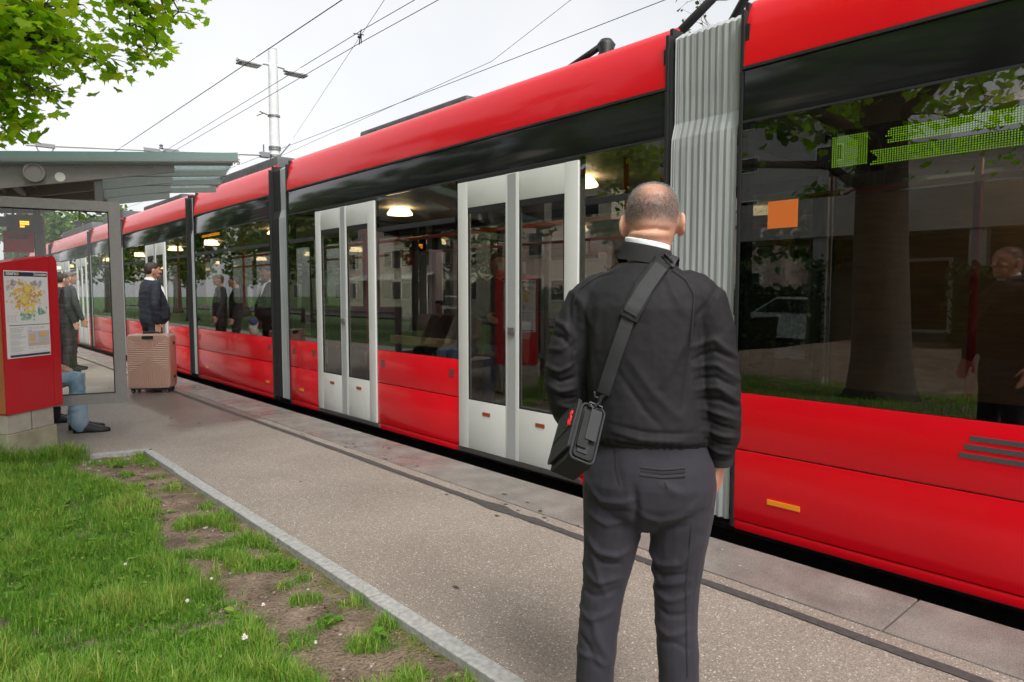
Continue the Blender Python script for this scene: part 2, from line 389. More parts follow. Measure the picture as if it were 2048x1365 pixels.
def slab_mat():
    m = mat('edge_slab', (0.205, 0.186, 0.170), 0.52, var=0.22, vscale=5, bump=0.25, bscale=180, coords='Object')
    n = m.node_tree; b = n.nodes['Principled BSDF']
    old = b.inputs['Base Color'].links[0].from_socket
    t = n.nodes.new('ShaderNodeTexCoord')
    x = n.nodes.new('ShaderNodeTexNoise'); x.inputs['Scale'].default_value = 240; x.inputs['Detail'].default_value = 2; n.links.new(t.outputs['Object'], x.inputs['Vector'])
    r = n.nodes.new('ShaderNodeValToRGB'); r.color_ramp.elements[0].position = 0.35; r.color_ramp.elements[1].position = 0.65
    r.color_ramp.elements[0].color = (0.62, 0.62, 0.63, 1); r.color_ramp.elements[1].color = (1.35, 1.34, 1.33, 1); n.links.new(x.outputs['Fac'], r.inputs['Fac'])
    mx = n.nodes.new('ShaderNodeMix'); mx.data_type = 'RGBA'; mx.blend_type = 'MULTIPLY'; mx.inputs[0].default_value = 1
    n.links.new(old, mx.inputs[6]); n.links.new(r.outputs['Color'], mx.inputs[7]); n.links.new(mx.outputs[2], b.inputs['Base Color'])
    y = n.nodes.new('ShaderNodeTexNoise'); y.inputs['Scale'].default_value = 1.1; n.links.new(t.outputs['Object'], y.inputs['Vector'])
    mr = n.nodes.new('ShaderNodeMapRange'); mr.inputs['From Min'].default_value = 0.42; mr.inputs['From Max'].default_value = 0.6; mr.inputs['To Min'].default_value = 0.22; mr.inputs['To Max'].default_value = 0.6
    n.links.new(y.outputs['Fac'], mr.inputs['Value']); n.links.new(mr.outputs[0], b.inputs['Roughness'])
slab_mat()

def soil_mat():
    m = mat('soil', (0.115, 0.080, 0.056), 0.95, col2=(0.30, 0.22, 0.16), vscale=6, bump=1.0, bscale=55, coords='Object')
    n = m.node_tree; b = n.nodes['Principled BSDF']; old = b.inputs['Base Color'].links[0].from_socket
    t = n.nodes.new('ShaderNodeTexCoord')
    x = n.nodes.new('ShaderNodeTexNoise'); x.inputs['Scale'].default_value = 7; x.inputs['Detail'].default_value = 6; n.links.new(t.outputs['Object'], x.inputs['Vector'])
    r = n.nodes.new('ShaderNodeValToRGB'); r.color_ramp.elements[0].position = 0.60; r.color_ramp.elements[1].position = 0.70
    r.color_ramp.elements[0].color = (0, 0, 0, 1); r.color_ramp.elements[1].color = (0.8, 0.8, 0.8, 1); n.links.new(x.outputs['Fac'], r.inputs['Fac'])
    g = n.nodes.new('ShaderNodeRGB'); g.outputs[0].default_value = (0.115, 0.12, 0.02, 1)
    sx_ = n.nodes.new('ShaderNodeSeparateXYZ'); n.links.new(t.outputs['Object'], sx_.inputs[0])
    mr_ = n.nodes.new('ShaderNodeMapRange'); mr_.inputs['From Min'].default_value = 1.36; mr_.inputs['From Max'].default_value = 1.5; mr_.inputs['To Max'].default_value = .16; n.links.new(sx_.outputs[0], mr_.inputs['Value'])
    ad_ = n.nodes.new('ShaderNodeMath'); n.links.new(x.outputs['Fac'], ad_.inputs[0]); n.links.new(mr_.outputs[0], ad_.inputs[1]); n.links.new(ad_.outputs[0], r.inputs['Fac'])
    mx = n.nodes.new('ShaderNodeMix'); mx.data_type = 'RGBA'; n.links.new(r.outputs['Color'], mx.inputs[0]); n.links.new(old, mx.inputs[6]); n.links.new(g.outputs[0], mx.inputs[7])
    n.links.new(mx.outputs[2], b.inputs['Base Color'])
    bmp = b.inputs['Normal'].links[0].from_node; bmp.inputs['Distance'].default_value = .03
    v = n.nodes.new('ShaderNodeTexVoronoi'); v.inputs['Scale'].default_value = 60; n.links.new(t.outputs['Object'], v.inputs['Vector'])
    b2 = n.nodes.new('ShaderNodeBump'); b2.inputs['Strength'].default_value = .7; b2.inputs['Distance'].default_value = .012; b2.invert = True; n.links.new(v.outputs['Distance'], b2.inputs['Height']); n.links.new(bmp.outputs[0], b2.inputs['Normal']); n.links.new(b2.outputs[0], b.inputs['Normal'])
soil_mat()
# ------------------------------------------------------------------ ground, platform, kerbs, track
D = 3.62            # X of the tram's platform-side face
EDGE = 3.42         # X of the platform edge
struct(MB().box(-400, 400, -400, 400, -0.8, -0.32).build('ground', 'lawn_far'))
struct(MB().box(EDGE+0.005, 11.4, -60, 220, -0.31, -0.24).build('track_bed', 'ballast'))
for x in (4.27, 5.27, 7.9, 8.9):
    m = MB(); m.box(x-0.035, x+0.035, -60, 220, -0.235, -0.19); m.box(x-0.06, x-0.036, -60, 220, -0.236, -0.215)
    struct(m.build('rail', 'rail_steel'))
struct(MB().box(11.5, 20, -80, 230, -0.31, -0.10).build('road', 'asphalt_road'))
struct(MB().box(20.05, 23, -80, 230, -0.31, 0.02).build('far_pavement', 'platform_asphalt'))
# platform: left border is the kerb line up to y = 6.6, then it widens under the shelter
pf = MB(); poly = [(1.62,-40), (2.97,-40), (2.97,140), (-2.4,140), (-2.4,7.90), (1.08,7.44), (1.13,6.86), (1.62,6.72)]
n = len(poly)
pf.add([(x,y,0) for x,y in poly] + [(x,y,-0.3) for x,y in poly], [tuple(range(n))] + [(i,(i+n),(i+1)%n+n,(i+1)%n) for i in range(n)])
struct(fix_normals(pf.build('platform', 'platform_asphalt')))
# edge slabs
edge = struct(MB().box(2.975, EDGE-0.03, -40, 140, -0.3, -0.02).build('platform_edge', 'granite'))
ys = [-6.0]
rr = random.Random(3)
marks = [1.03, 4.895]
y = -6.0
cuts = [-5.0, -3.0, -1.0, 1.03, 3.0, 4.895, 6.8, 7.55, 8.3, 9.05, 9.8, 10.55, 11.3, 12.05, 12.8]
while cuts[-1] < 60: cuts.append(cuts[-1] + rr.choice((1.5, 1.9, 1.9)))
for a, b in zip(cuts[:-1], cuts[1:]):
    dz = rr.uniform(-0.002, 0.002)
    MB().box(2.982, EDGE + rr.uniform(-.003, .003), a+0.004, b-0.004, -0.16, 0.0+dz, bev=0.004).build('edge_slab', 'edge_slab', edge)
# tar seam: irregular poured strip
yv = np.arange(-4, 60, 0.06); c = 2.845 + 0.004*np.sin(yv*1.3) + 0.002*np.sin(yv*5.1)
wl = 0.030 + 0.0015*np.sin(yv*7.7+1) + RNG.uniform(-.003, .003, len(yv)); wr = 0.030 + 0.0015*np.sin(yv*9.1) + RNG.uniform(-.003, .003, len(yv))
blot = np.exp(-((yv-3.35)/0.12)**2)*0.03 + np.exp(-((yv-3.0)/0.06)**2)*0.015
V = np.concatenate([np.stack([c-wl-blot*.6, yv, np.full_like(yv, .0045)], 1), np.stack([c+wr+blot*1.2, yv, np.full_like(yv, .0045)], 1)])
k = len(yv); F = [(i, i+k, i+k+1, i+1) for i in range(k-1)]
struct(npmesh('tar_seam', V, F, 'tar'))
# dark drips and spots on the asphalt
m = MB()
for i in range(46):
    cx, cy = (rr.uniform(2.72, 3.1), rr.gauss(3.2, .45)) if i < 16 else ((rr.uniform(2.9, 3.3), rr.uniform(4.9, 6.8)) if i < 34 else (rr.uniform(1.8, 3.3), rr.uniform(1.5, 9)))
    r0 = rr.uniform(.005, .020); q = [(cx+math.cos(a)*r0*rr.uniform(.5,1.2), cy+math.sin(a)*r0*rr.uniform(.7,1.9), 0.0035) for a in np.linspace(0, 2*PI, 9)[:-1]]
    m.add(q, [tuple(range(8))])
o = m.build('tar_spots', 'tar'); o['kind'] = 'stuff'
# litter: pale gum spots / grit
m = MB()
for i in range(60):
    cx, cy = rr.uniform(1.75, 3.35), rr.uniform(1.2, 9); r0 = rr.uniform(.003, .008)
    m.add([(cx+math.cos(a)*r0*rr.uniform(.6,1.2), cy+math.sin(a)*r0*rr.uniform(.6,1.2), 0.004) for a in np.linspace(0, 2*PI, 8)[:-1]], [tuple(range(7))])
o = m.build('gum_spots', 'print_grey'); o['kind'] = 'stuff'
# grass kerb
kerb = struct(MB().box(1.545, 1.605, -20, 6.6, -0.3, -0.03).build('kerb', 'granite'))
y = -6.0; ends = [6.66, 5.72, 4.75, 3.76, 2.72, 1.74, 0.7, -0.3, -1.3]
for b, a in zip(ends[:-1], ends[1:]):
    s = MB().box(1.538+rr.uniform(-.004,.004), 1.615+rr.uniform(-.003,.003), a+0.004, b-0.003, -0.2, 0.006+rr.uniform(-.002,.002), bev=0.004)
    s.build('kerb_stone', 'granite', kerb)
dx, dy = -0.962, 0.273
for i in range(1):
    p = Vector((1.60, 6.70, 0)) + Vector((dx, dy, 0))*(i*0.98 + 0.27)
    MB().obox((p.x, p.y, -0.099), (dx*.266, dy*.266, 0), (-dy*.042, dx*.042, 0), (0,0,.105), 0.005).build('kerb_stone', 'granite', kerb)

# verge soil (height field)
def verge_z(x, y):
    z = -0.030 + 0.070*np.clip((1.5-x)/1.6, 0, 1)**1.3 + 0.035*np.sin(x*2.3+1)*np.sin(y*1.1) * np.clip((1.5-x)/0.6, 0, 1)
    return z
xs = np.concatenate([np.linspace(-14, -1.2, 26), np.linspace(-1.1, 1.54, 90)]); yl = np.concatenate([np.linspace(-14, 0.4, 24), np.linspace(.45, 8.4, 190)])
XX, YY = np.meshgrid(xs, yl); XX = XX.ravel(); YY = YY.ravel()
def back_line(x): return np.where(x < 1.09, 7.44 + (1.09-x)*0.13, 6.70 + (1.60-x)*0.284)
keep_back = back_line(XX) - 0.05
P0 = np.stack([XX*3, YY*3, XX*0], 1)
ZZ = verge_z(XX, YY) + 0.012*vnoise(P0, 2.2, 3.0) + 0.008*vnoise(P0, 7.0, 9.0) + .004*vnoise(P0, 19.0, 2.0)
nx, ny = len(xs), len(yl); F = []
for j in range(ny-1):
    for i in range(nx-1):
        a = j*nx+i
        if max(YY[a], YY[a+nx]) > max(keep_back[a], keep_back[a+1]) + 0.03: continue
        F.append((a, a+1, a+nx+1, a+nx))
verge = struct(npmesh('verge', np.stack([XX, YY, ZZ], 1), F, 'soil', smooth=True))

# grass cover: 0 = bare, 1 = thick
def cover(x, y):
    d = 1.53 - x
    wob = np.array([noise.noise(Vector((a*1.7, b*1.3, 0.3))) for a, b in zip(x, y)])
    wob2 = np.array([noise.noise(Vector((a*6.0, b*6.0, 4.3))) for a, b in zip(x, y)])
    lim = np.interp(y, [0, 2.0, 2.7, 3.6, 4.6, 5.3, 6.2, 6.8], [0.32, 0.40, 0.50, 0.52, 0.46, 0.40, 0.52, 0.45]) + 0.15*wob + .06*wob2
    c = np.clip((d - lim)/0.10 + 0.5, 0, 1)
    tuft = np.clip((wob2 - 0.17)*6, 0, 1) * (d > 0.02)
    tuft2 = np.clip((wob2 + 0.05)*4, 0, 1) * ((d > 0.0) & (d < 0.13)) * np.clip(wob*4+.6, 0, 1)
    back = back_line(x) - 0.1 - y
    c = np.where((back < 0.28) & (x > 0.98), c*0.05 + tuft*.3, c)
    thin = np.clip(1.0 - 0.9*np.clip((wob2 - 0.42)*6, 0, 1), 0, 1)
    return np.maximum(c*thin, np.maximum(tuft*0.8, tuft2*0.7)) * (back > 0.02) * (d > 0.004)
def blades(n, xr, yr, lmin, lmax, wmin, wmax, thick=True, seed=1, fn=None, tone0=0.0):
    g = np.random.default_rng(seed)
    x = g.uniform(*xr, n); y = g.uniform(*yr, n)
    c = cover(x, y) if fn is None else fn(x, y); k = g.uniform(0, 1, n) < c
    x, y, c = x[k], y[k], c[k]; n = len(x)
    clump = np.array([noise.noise(Vector((a*3.1, b*3.1, 7.7))) for a, b in zip(x, y)])
    fine = np.array([noise.noise(Vector((a*11, b*11, 2.7))) for a, b in zip(x, y)])
    L = g.uniform(lmin, lmax, n)*(0.85 + 0.7*clump + 0.5*fine)*(0.6+0.4*c); W = g.uniform(wmin, wmax, n)
    L = np.clip(L, 0.015, None)
    az = g.uniform(0, 2*PI, n) ; lean = np.clip(g.gamma(2.4, 0.28, n), 0.05, 1.5)
    dirx, diry = np.cos(az), np.sin(az); px, py = -diry, dirx
    z0 = verge_z(x, y) - 0.008
    def at(t, wd):
        bend = lean*t
        ox = np.sin(bend)*L*t; oz = np.cos(bend*0.9)*L*t
        cx, cy, cz = x+dirx*ox, y+diry*ox, z0+oz
        return np.stack([cx-px*W*wd, cy-py*W*wd, cz], 1), np.stack([cx+px*W*wd, cy+py*W*wd, cz], 1)
    a0, b0 = at(0, .5); a1, b1 = at(.55, .45); a2, b2 = at(1.0, .04)
    V = np.stack([a0, b0, a1, b1, a2, b2], 1).reshape(-1, 3)
    i = np.arange(n)[:, None]*6
    F = np.concatenate([i + np.array([0,1,3,2]), i + np.array([2,3,5,4])])
    tone = np.clip(0.40 + 0.40*clump + .25*fine + g.normal(0, .20, n) + tone0 + 0.5*(g.uniform(0,1,n) > .95), 0, 1)
    return V, F, np.repeat(tone, 6)
def join(parts):
    Vs, Fs, Ts, o = [], [], [], 0
    for V, F, T in parts: Vs.append(V); Fs.append(F+o); Ts.append(T); o += len(V)
    return np.concatenate(Vs), np.concatenate(Fs), np.concatenate(Ts)
gp = [blades(150000, (-0.35, 1.53), (1.5, 4.6), .040, .10, .0018, .0044, seed=11),
      blades(80000, (-0.3, 1.53), (4.6, 7.6), .040, .095, .0026, .0054, seed=12),
      blades(30000, (-3.2, -0.3), (-1.5, 7.6), .05, .10, .006, .010, seed=13),
      blades(16000, (-0.3, 1.53), (-1.5, 1.5), .04, .08, .004, .008, seed=14),
      # tall growth round the foot of the sign and a rank strip on the left
      blades(5200, (0.2, 1.25), (6.75, 7.45), .09, .22, .003, .006, seed=15, fn=lambda x, y: np.where((np.abs(6.70+(1.60-x)*.284-0.06-y) < .20) & (x < 1.14), .9, 0.0), tone0=.05),
      blades(1500, (-0.2, 1.1), (2.2, 6.5), .07, .15, .003, .005, seed=16, fn=lambda x, y: .45+0*x, tone0=.25)]
V, F, T = join(gp)
go = npmesh('grass', V, F, 'grass', tone=T); go['kind'] = 'stuff'
# broad weed leaves (plantain, clover) inside the turf
def weeds(n):
    g = np.random.default_rng(5); Vs = []; Fs = []; T = []; o = 0
    for i in range(n):
        cx, cy = g.uniform(-.2, 1.45), g.uniform(1.9, 6.3)
        if cover(np.array([cx]), np.array([cy]))[0] < .4: continue
        cz = float(verge_z(np.array([cx]), np.array([cy]))[0]); big = g.uniform() < .3
        for j in range(g.integers(3, 7)):
            a = g.uniform(0, 2*PI); L = g.uniform(.03, .06) if big else g.uniform(.010, .018); wd = L*(.28 if big else .5); h = g.uniform(.004, .03) + (0.012 if not big else 0)
            ox, oy = (0, 0) if big else g.normal(0, .02, 2)
            d = np.array([math.cos(a), math.sin(a), 0]); p = np.array([-d[1], d[0], 0]); b0 = np.array([cx+ox, cy+oy, cz+h])
            pts = [b0, b0+d*L*.35+p*wd+[0,0,.006], b0+d*L*.8+p*wd*.7+[0,0,.008], b0+d*L+[0,0,.003], b0+d*L*.8-p*wd*.7+[0,0,.008], b0+d*L*.35-p*wd+[0,0,.006]]
            Vs += pts; Fs.append([o+q for q in range(6)]); T += [g.uniform(.2, .75)]*6; o += 6
    w = npmesh('weeds', Vs, Fs, 'grass', tone=T); w['kind'] = 'stuff'
weeds(420)
# pebbles on the bare soil
m = MB(); g = random.Random(8)
for i in range(330):
    cx, cy = g.uniform(.85, 1.5), g.uniform(1.6, 6.6)
    if i < 14: cx, cy = g.uniform(1.05, 1.45), g.uniform(6.45, 6.65)
    s = abs(g.gauss(0, .004)) + .002 + (.010 if i < 10 else 0)
    z = float(verge_z(np.array([cx]), np.array([cy]))[0])
    m.ellipsoid((cx, cy, z+s*.3), (s*g.uniform(.8,1.5), s*g.uniform(.8,1.4), s*.6), 6, 4)
o = m.build('pebbles', 'pebble', smooth=True); o['kind'] = 'stuff'
# soil crumbs and dead blades
m = MB()
mat('straw', (0.30, 0.23, 0.13), .9)
for i in range(900):
    cx, cy = g.uniform(.6, 1.51), g.uniform(1.5, 6.6); z = float(verge_z(np.array([cx]), np.array([cy]))[0]) + .004; a = g.uniform(0, PI); L = g.uniform(.008, .03)
    dxx, dyy = math.cos(a)*L, math.sin(a)*L
    m.add([(cx-dxx, cy-dyy, z), (cx-dyy*.08, cy+dxx*.08, z+.004), (cx+dxx, cy+dyy, z), (cx+dyy*.08, cy-dxx*.08, z+.003)], [(0,1,2,3)])
o = m.build('dead_grass', 'straw'); o['kind'] = 'stuff'
m = MB()
for i in range(1600):
    cx, cy = g.uniform(.85, 1.52), g.uniform(1.5, 6.6); s = abs(g.gauss(0, .004)) + .0025; z = float(verge_z(np.array([cx]), np.array([cy]))[0])
    m.ellipsoid((cx, cy, z+s*.3), (s*g.uniform(.8,1.5), s*g.uniform(.8,1.4), s*.7), 6, 4)
o = m.build('soil_crumbs', 'soil'); o['kind'] = 'stuff'
# ------------------------------------------------------------------ tram (at rest)
TW = 2.30; X0 = D; X1 = D + TW
Z_SK, Z_WB, Z_BT, Z_RB, Z_RT = 0.011, 0.825, 2.37, 2.674, 3.076
tram = thing('tram', 'long red and white articulated tram with black window band passing the platform', 'tram', (X0+TW/2, 8.0, -0.19))
def prof_roof(side):   # (x,z) outline of the red roof shroud, platform side or far side
    pts = [(0.0, Z_RB+.012), (0.006, 2.80), (0.025, 2.92), (0.055, 3.01), (0.085, 3.06), (0.11, Z_RT)]
    return pts
def extrude_prof(pts, y0, y1, thick=0.03):
    m = MB(); n = len(pts)
    outer = [(X0+x, z) for x, z in pts]; inner = [(X0+x+thick, z-thick*.4) for x, z in pts]
    ring = outer + inner[::-1]
    m.loft([[(x, y0, z) for x, z in ring], [(x, y1, z) for x, z in ring]])
    return m
def mir(m):   # copy of a builder mirrored to the far side
    q = MB(); q.v = [(X0+X1-x, y, z) for x, y, z in m.v]; q.f = [tuple(reversed(f)) for f in m.f]; return q
def spans(y0, y1, doors):
    s = []; y = y0
    for a, b in sorted(doors): s.append((y, a)); y = b
    s.append((y, y1)); return [(a, b) for a, b in s if b-a > 0.02]
def door(ya, yb, detail=True):
    """double-leaf white door seen from the platform"""
    zb, zt = 0.062, 2.345; c = (ya+yb)/2; fw = 0.135; sw = 0.075
    for s, (a, b) in enumerate(((ya+.006, c-.004), (c+.004, yb-.006))):
        m = MB(); x0, x1 = X0-.012, X0+.028
        ga, gb = (a+fw, b-sw) if s == 0 else (a+sw, b-fw)
        z0, z1 = 0.49, 2.125
        m.box(x0, x1, a, ga, zb, zt, .006); m.box(x0, x1, gb, b, zb, zt, .006)
        m.box(x0+.0015, x1-.002, ga-.004, gb+.004, zb+.002, z0, .004); m.box(x0+.0015, x1-.002, ga-.004, gb+.004, z1, zt-.002, .004)
        leaf = m.build('door_leaf', 'door_white', tram, auto=30)
        MB().box(X0+.002, X0+.008, ga+.001, gb-.001, z0+.001, z1-.001).build('door_pane', 'glass_tram', leaf)
        if detail:
            m = MB(); e = .012
            for q in ((ga, ga+e, z0, z1), (gb-e, gb, z0, z1), (ga, gb, z0, z0+e), (ga, gb, z1-.05, z1)): m.box(x0+.004, x0+.016, q[0]+.0005, q[1]-.0005, q[2]+.0005, q[3]-.0005)
            m.build('pane_seal', 'rubber', leaf)
            MB().box(x0-.003, x0+.004, (ga+gb)/2-.05, (ga+gb)/2+.05, .375, .405, .002).build('door_reflector', 'reflector_rust', leaf)
    MB().box(X0-.016, X0+.02, c-.05, c+.05, zb+.004, zt-.004, .006).build('door_seal_strip', 'door_seal', tram)
    if detail:
        m = MB(); m.box(X0-.034, X0-.0165, c-.045, c+.035, 1.075, 1.135, .008); m.box(X0-.04, X0-.0345, c-.03, c+.02, 1.09, 1.12, .003)
        m.build('door_opener', 'steel', tram)
    m = MB(); m.box(X0-.002, X0+.05, ya-.03, yb+.03, zb-.045, zb-.006, .005); m.build('door_step', 'steel', tram)
    m = MB(); m.box(X0-.004, X0+.03, ya-.0, yb+.0, zt+.004, zt+.022); m.build('door_header', 'rubber', tram)
mat('reflector_rust', (0.30, 0.05, 0.02), 0.4)
mat('louver', (0.06, 0.06, 0.065), 0.6)
def section(y0, y1, doors, mull=(), transom=True, detail=True, lamps=True, pane='glass_tram'):
    sp = spans(y0+.02, y1-.02, doors)
    for a, b in sp:
        MB().box(X0, X0+.03, a, b, Z_SK+.06, .486, .005).build('side_panel', 'tram_red', tram, auto=30)
        MB().box(X0, X0+.03, a, b, .494, Z_WB, .005).build('side_panel', 'tram_red', tram, auto=30)
        MB().box(X0+.006, X0+.035, a+.002, b-.002, Z_SK, Z_SK+.055, .006).build('skirt', 'tram_red', tram, auto=30)
        # glazing between doors, split at the mullions
        cuts = [a] + [q for q in mull if a+.1 < q < b-.1] + [b]
        m = MB(); m.box(X0+.0045, X0+.02, a, b, Z_WB+.003, Z_WB+.085)
        for q in cuts:
            lo, hi = max(a, q-.035), min(b, q+.035)
            m.box(X0+.005, X0+.021, lo, hi, Z_WB+.086, Z_BT-.001)
        m.build('window_mask', 'tram_black', tram)
        for p, q in zip(cuts[:-1], cuts[1:]):
            MB().box(X0+.001, X0+.004, p+.004, q-.004, Z_WB+.004, Z_BT-.002).build('window_pane', pane, tram)
            if transom and q-p > .5: MB().box(X0-.004, X0+.0005, p+.05, q-.05, 2.02, 2.065, .002).build('window_transom', 'tram_dark', tram)
        if detail and b-a > .6:
            for yy in (a+.07, b-.15):
                m = MB()
                for i in range(3): m.box(X0-.003, X0-.0005, yy, yy+.08, .66+i*.028, .675+i*.028)
                m.build('vent_louver', 'louver', tram)
    MB().box(X0+.0025, X0+.03, y0+.02, y1-.02, Z_BT+.004, Z_RB-.012, .003).build('upper_band', 'tram_black', tram, auto=30)
    m = MB(); m.box(X0-.008, X0+.02, y0+.02, y1-.02, Z_RB-.010, Z_RB+.008, .003); m.box(X0-.003, X0+.0015, y0+.02, y1-.02, Z_BT-.0005, Z_BT+.012)
    m.build('gutter', 'tram_dark', tram)
    extrude_prof(prof_roof(0), y0+.015, y1-.015).build('roof_shroud', 'tram_red', tram, auto=40)
    mir(extrude_prof(prof_roof(0), y0+.015, y1-.015)).build('roof_shroud', 'tram_red', tram, auto=40)
    MB().box(X0+.13, X1-.13, y0+.02, y1-.02, 2.93, 2.99).build('roof_deck', 'roof_equipment', tram)
    MB().box(X0+.08, X1-.08, y0+.03, y1-.03, -.02, .09).build('floor', 'interior_floor', tram)
    MB().box(X0+.06, X1-.06, y0+.02, y1-.02, 2.40, 2.45).build('ceiling', 'interior_cream', tram)
    # far side wall: sill, posts and large panes
    m = MB(); m.box(X1-.05, X1, y0+.02, y1-.02, Z_SK, Z_WB); m.box(X1-.05, X1, y0+.02, y1-.02, 2.30, Z_RB+.01)
    npst = max(2, int((y1-y0)/1.35)+1)
    for i in range(npst):
        yy = y0+.06 + (y1-y0-.12)*i/(npst-1); m.box(X1-.06, X1-.001, yy-.04, yy+.04, Z_WB-.001, 2.301)
    m.build('far_wall', 'tram_black', tram)
    MB().box(X1-.056, X1-.051, y0+.03, y1-.03, .1, Z_WB-.01).build('lining', 'interior_cream', tram)
    MB().box(X1-.03, X1-.026, y0+.03, y1-.03, Z_WB, 2.30).build('far_pane', 'glass_tram', tram)
    MB().box(X0+.05, X0+.055, y0+.03, min(y1-.03, sp[0][1] if doors else y1-.03), .1, Z_WB+.06).build('lining', 'interior_grey', tram)
    # portal frames at both ends
    for yy in (y0+.02, y1-.02):
        m = MB(); e = .05
        m.box(X0+.01, X0+.10, yy-e/2, yy+e/2, 0.03, 2.92); m.box(X1-.10, X1-.01, yy-e/2, yy+e/2, .03, 2.92); m.box(X0+.10, X1-.10, yy-e/2, yy+e/2, 2.45, 2.92)
        m.build('end_frame', 'rubber', tram)
    # interior: ceiling lamps, handrails, poles
    if lamps:
        k = max(1, round((y1-y0)/2.6))
        for i in range(k):
            yy = y0 + (y1-y0)*(i+.5)/k
            for xx in (X0+.75,):
                m = MB(); m.lathe([(.02, 2.402), (.10, 2.40), (.15, 2.33), (.148, 2.315), (.02, 2.313)], (xx, yy, 0), 16)
                m.build('ceiling_lamp', 'lamp_warm', tram, smooth=True)
    for xx in (X0+.42, X1-.42): MB().tube([(xx, y0+.2, 1.98), (xx, y1-.2, 1.98)], .018, 8).build('handrail', 'rail_orange', tram, smooth=True)
    k = max(1, round((y1-y0)/1.7))
    for i in range(k):
        yy = y0 + (y1-y0)*(i+.35)/k
        MB().tube([(X0+.42, yy, .09), (X0+.42, yy, 2.4)], .02, 8).build('pole', 'pole_red', tram, smooth=True)
    m = MB(); m.box(X1-.16, X1-.06, y0+.5, y1-.5, 1.75, 2.30); m.build('grab_panel', 'seat_red', tram) if False else None
def seat(yc, xc, face=1):
    m = MB(); f = face
    m.box(xc-.21, xc+.21, yc-.2, yc+.2, .50, .56, .02)
    m.obox((xc, yc-f*.21, .86), (.21,0,0), (0,.025,0), (0,-.03*f,.34), .015)
    a = m.build('seat', 'seat_red', tram, auto=40)
    MB().box(xc-.05, xc+.05, yc-.15, yc+.15, .09, .498).build('seat_foot', 'interior_grey', a)
SECT = [(-6.2, 2.11, [(-2.6, -1.2)], (), [1.15]), (2.60, 8.29, [(3.34, 4.76), (6.15, 7.49)], (), []), (8.79, 11.92, [], (10.35,), []),
        (12.29, 16.76, [(13.57, 14.92)], (16.0,), []), (17.22, 20.13, [], (18.6,), []), (20.50, 26.30, [(20.76, 22.1), (23.2, 24.5)], (), []), (26.75, 31.5, [(28.3, 29.6)], (), [])]
for i, (y0, y1, doors, mull, _) in enumerate(SECT):
    section(y0, y1, doors, mull, transom=(i not in (0,)), detail=(i in (1, 2, 3)), lamps=True, pane='glass_tram_dark' if i == 0 else 'glass_tram')
    for a, b in doors: door(a, b, detail=i < 4)
def bellows(y0, y1, k, mt='bellows'):
    n = 2*k+1; rings = []
    W0 = .07
    for i in range(n+1):
        yy = y0 + (y1-y0)*i/n; e = 0.0 if i % 2 else .007
        a = .012+e
        rings.append([(X0+a, yy, .05+e), (X0+a, yy, 2.30), (X0+a+.004, yy, 2.36), (X0+.045+e, yy, 2.46), (X0+.045+e, yy, 2.60), (X0+a+.03, yy, 2.70), (X0+a+.03, yy, 2.98-e), (X0+.12+e, yy, 3.03-e),
                      (X1-.12-e, yy, 3.03-e), (X1-.03-a, yy, 2.98-e), (X1-a, yy, 2.4), (X1-a, yy, .05+e)])
    o = MB(); o.loft(rings, cap=False); o.build('bellows', mt, tram)
    MB().box(X0+.1, X1-.1, y0, y1, .02, .09).build('gangway_floor', 'interior_floor', tram)
for (a, b, k) in ((2.11, 2.60, 9), (8.29, 8.79, 8), (11.92, 12.29, 5), (16.76, 17.22, 4), (20.13, 20.50, 4), (26.30, 26.75, 4)):
    c = b-.05 if a < 3 else a+(b-a)*.52
    bellows(a+.02, c-.002, k if a < 3 else max(3, k//2)); bellows(c+.002, b-.02, 1 if a < 3 else max(3, k//2), 'bellows' if a < 3 else 'rubber')
# black gasket frames at each body end (the thick dark line beside every bellows)
for (y0, y1, *_r) in SECT:
    for yy, s in ((y0, 1), (y1, -1)):
        m = MB(); a, b = sorted((yy, yy+s*.022))
        m.box(X0-.006, X0+.03, a, b, .02, 2.66, .004); m.box(X0-.004, X0+.10, a, b, 2.661, 3.0, .004); m.box(X0+.04, X1-.04, a, b, 3.001, 3.05)
        m.build('gasket', 'rubber', tram)
# grey corner posts of the window band next to the gaps
for yy in (8.20, 11.84, 16.68):
    pass
# nose end of the far section
m = MB(); m.loft([[(X0+.02+t*.25, 31.5+d, z) for z in (.02, .8, 1.6, 2.4, 3.0)] + [(X1-.02-t*.25, 31.5+d, z) for z in (3.0, 2.4, 1.6, .8, .02)] for t, d in ((0, 0), (.3, .5), (1.2, 1.1), (2.2, 1.35))])
m.build('nose', 'tram_red', tram, auto=40)
# roof equipment
for (a, b, h) in ((4.9, 6.8, 3.17), (9.0, 11.7, 3.24), (13.2, 15.8, 3.2), (21, 25.5, 3.3), (17.6, 19.6, 3.3)):
    m = MB(); m.box(X0+.20, X1-.30, a, b, 2.995, h, .03)
    for i in range(int((b-a)/.25)): m.box(X0+.19, X0+.199, a+.06+i*.25, a+.2+i*.25, 3.02, h-.03)
    m.build('roof_box', 'roof_equipment', tram, auto=40)
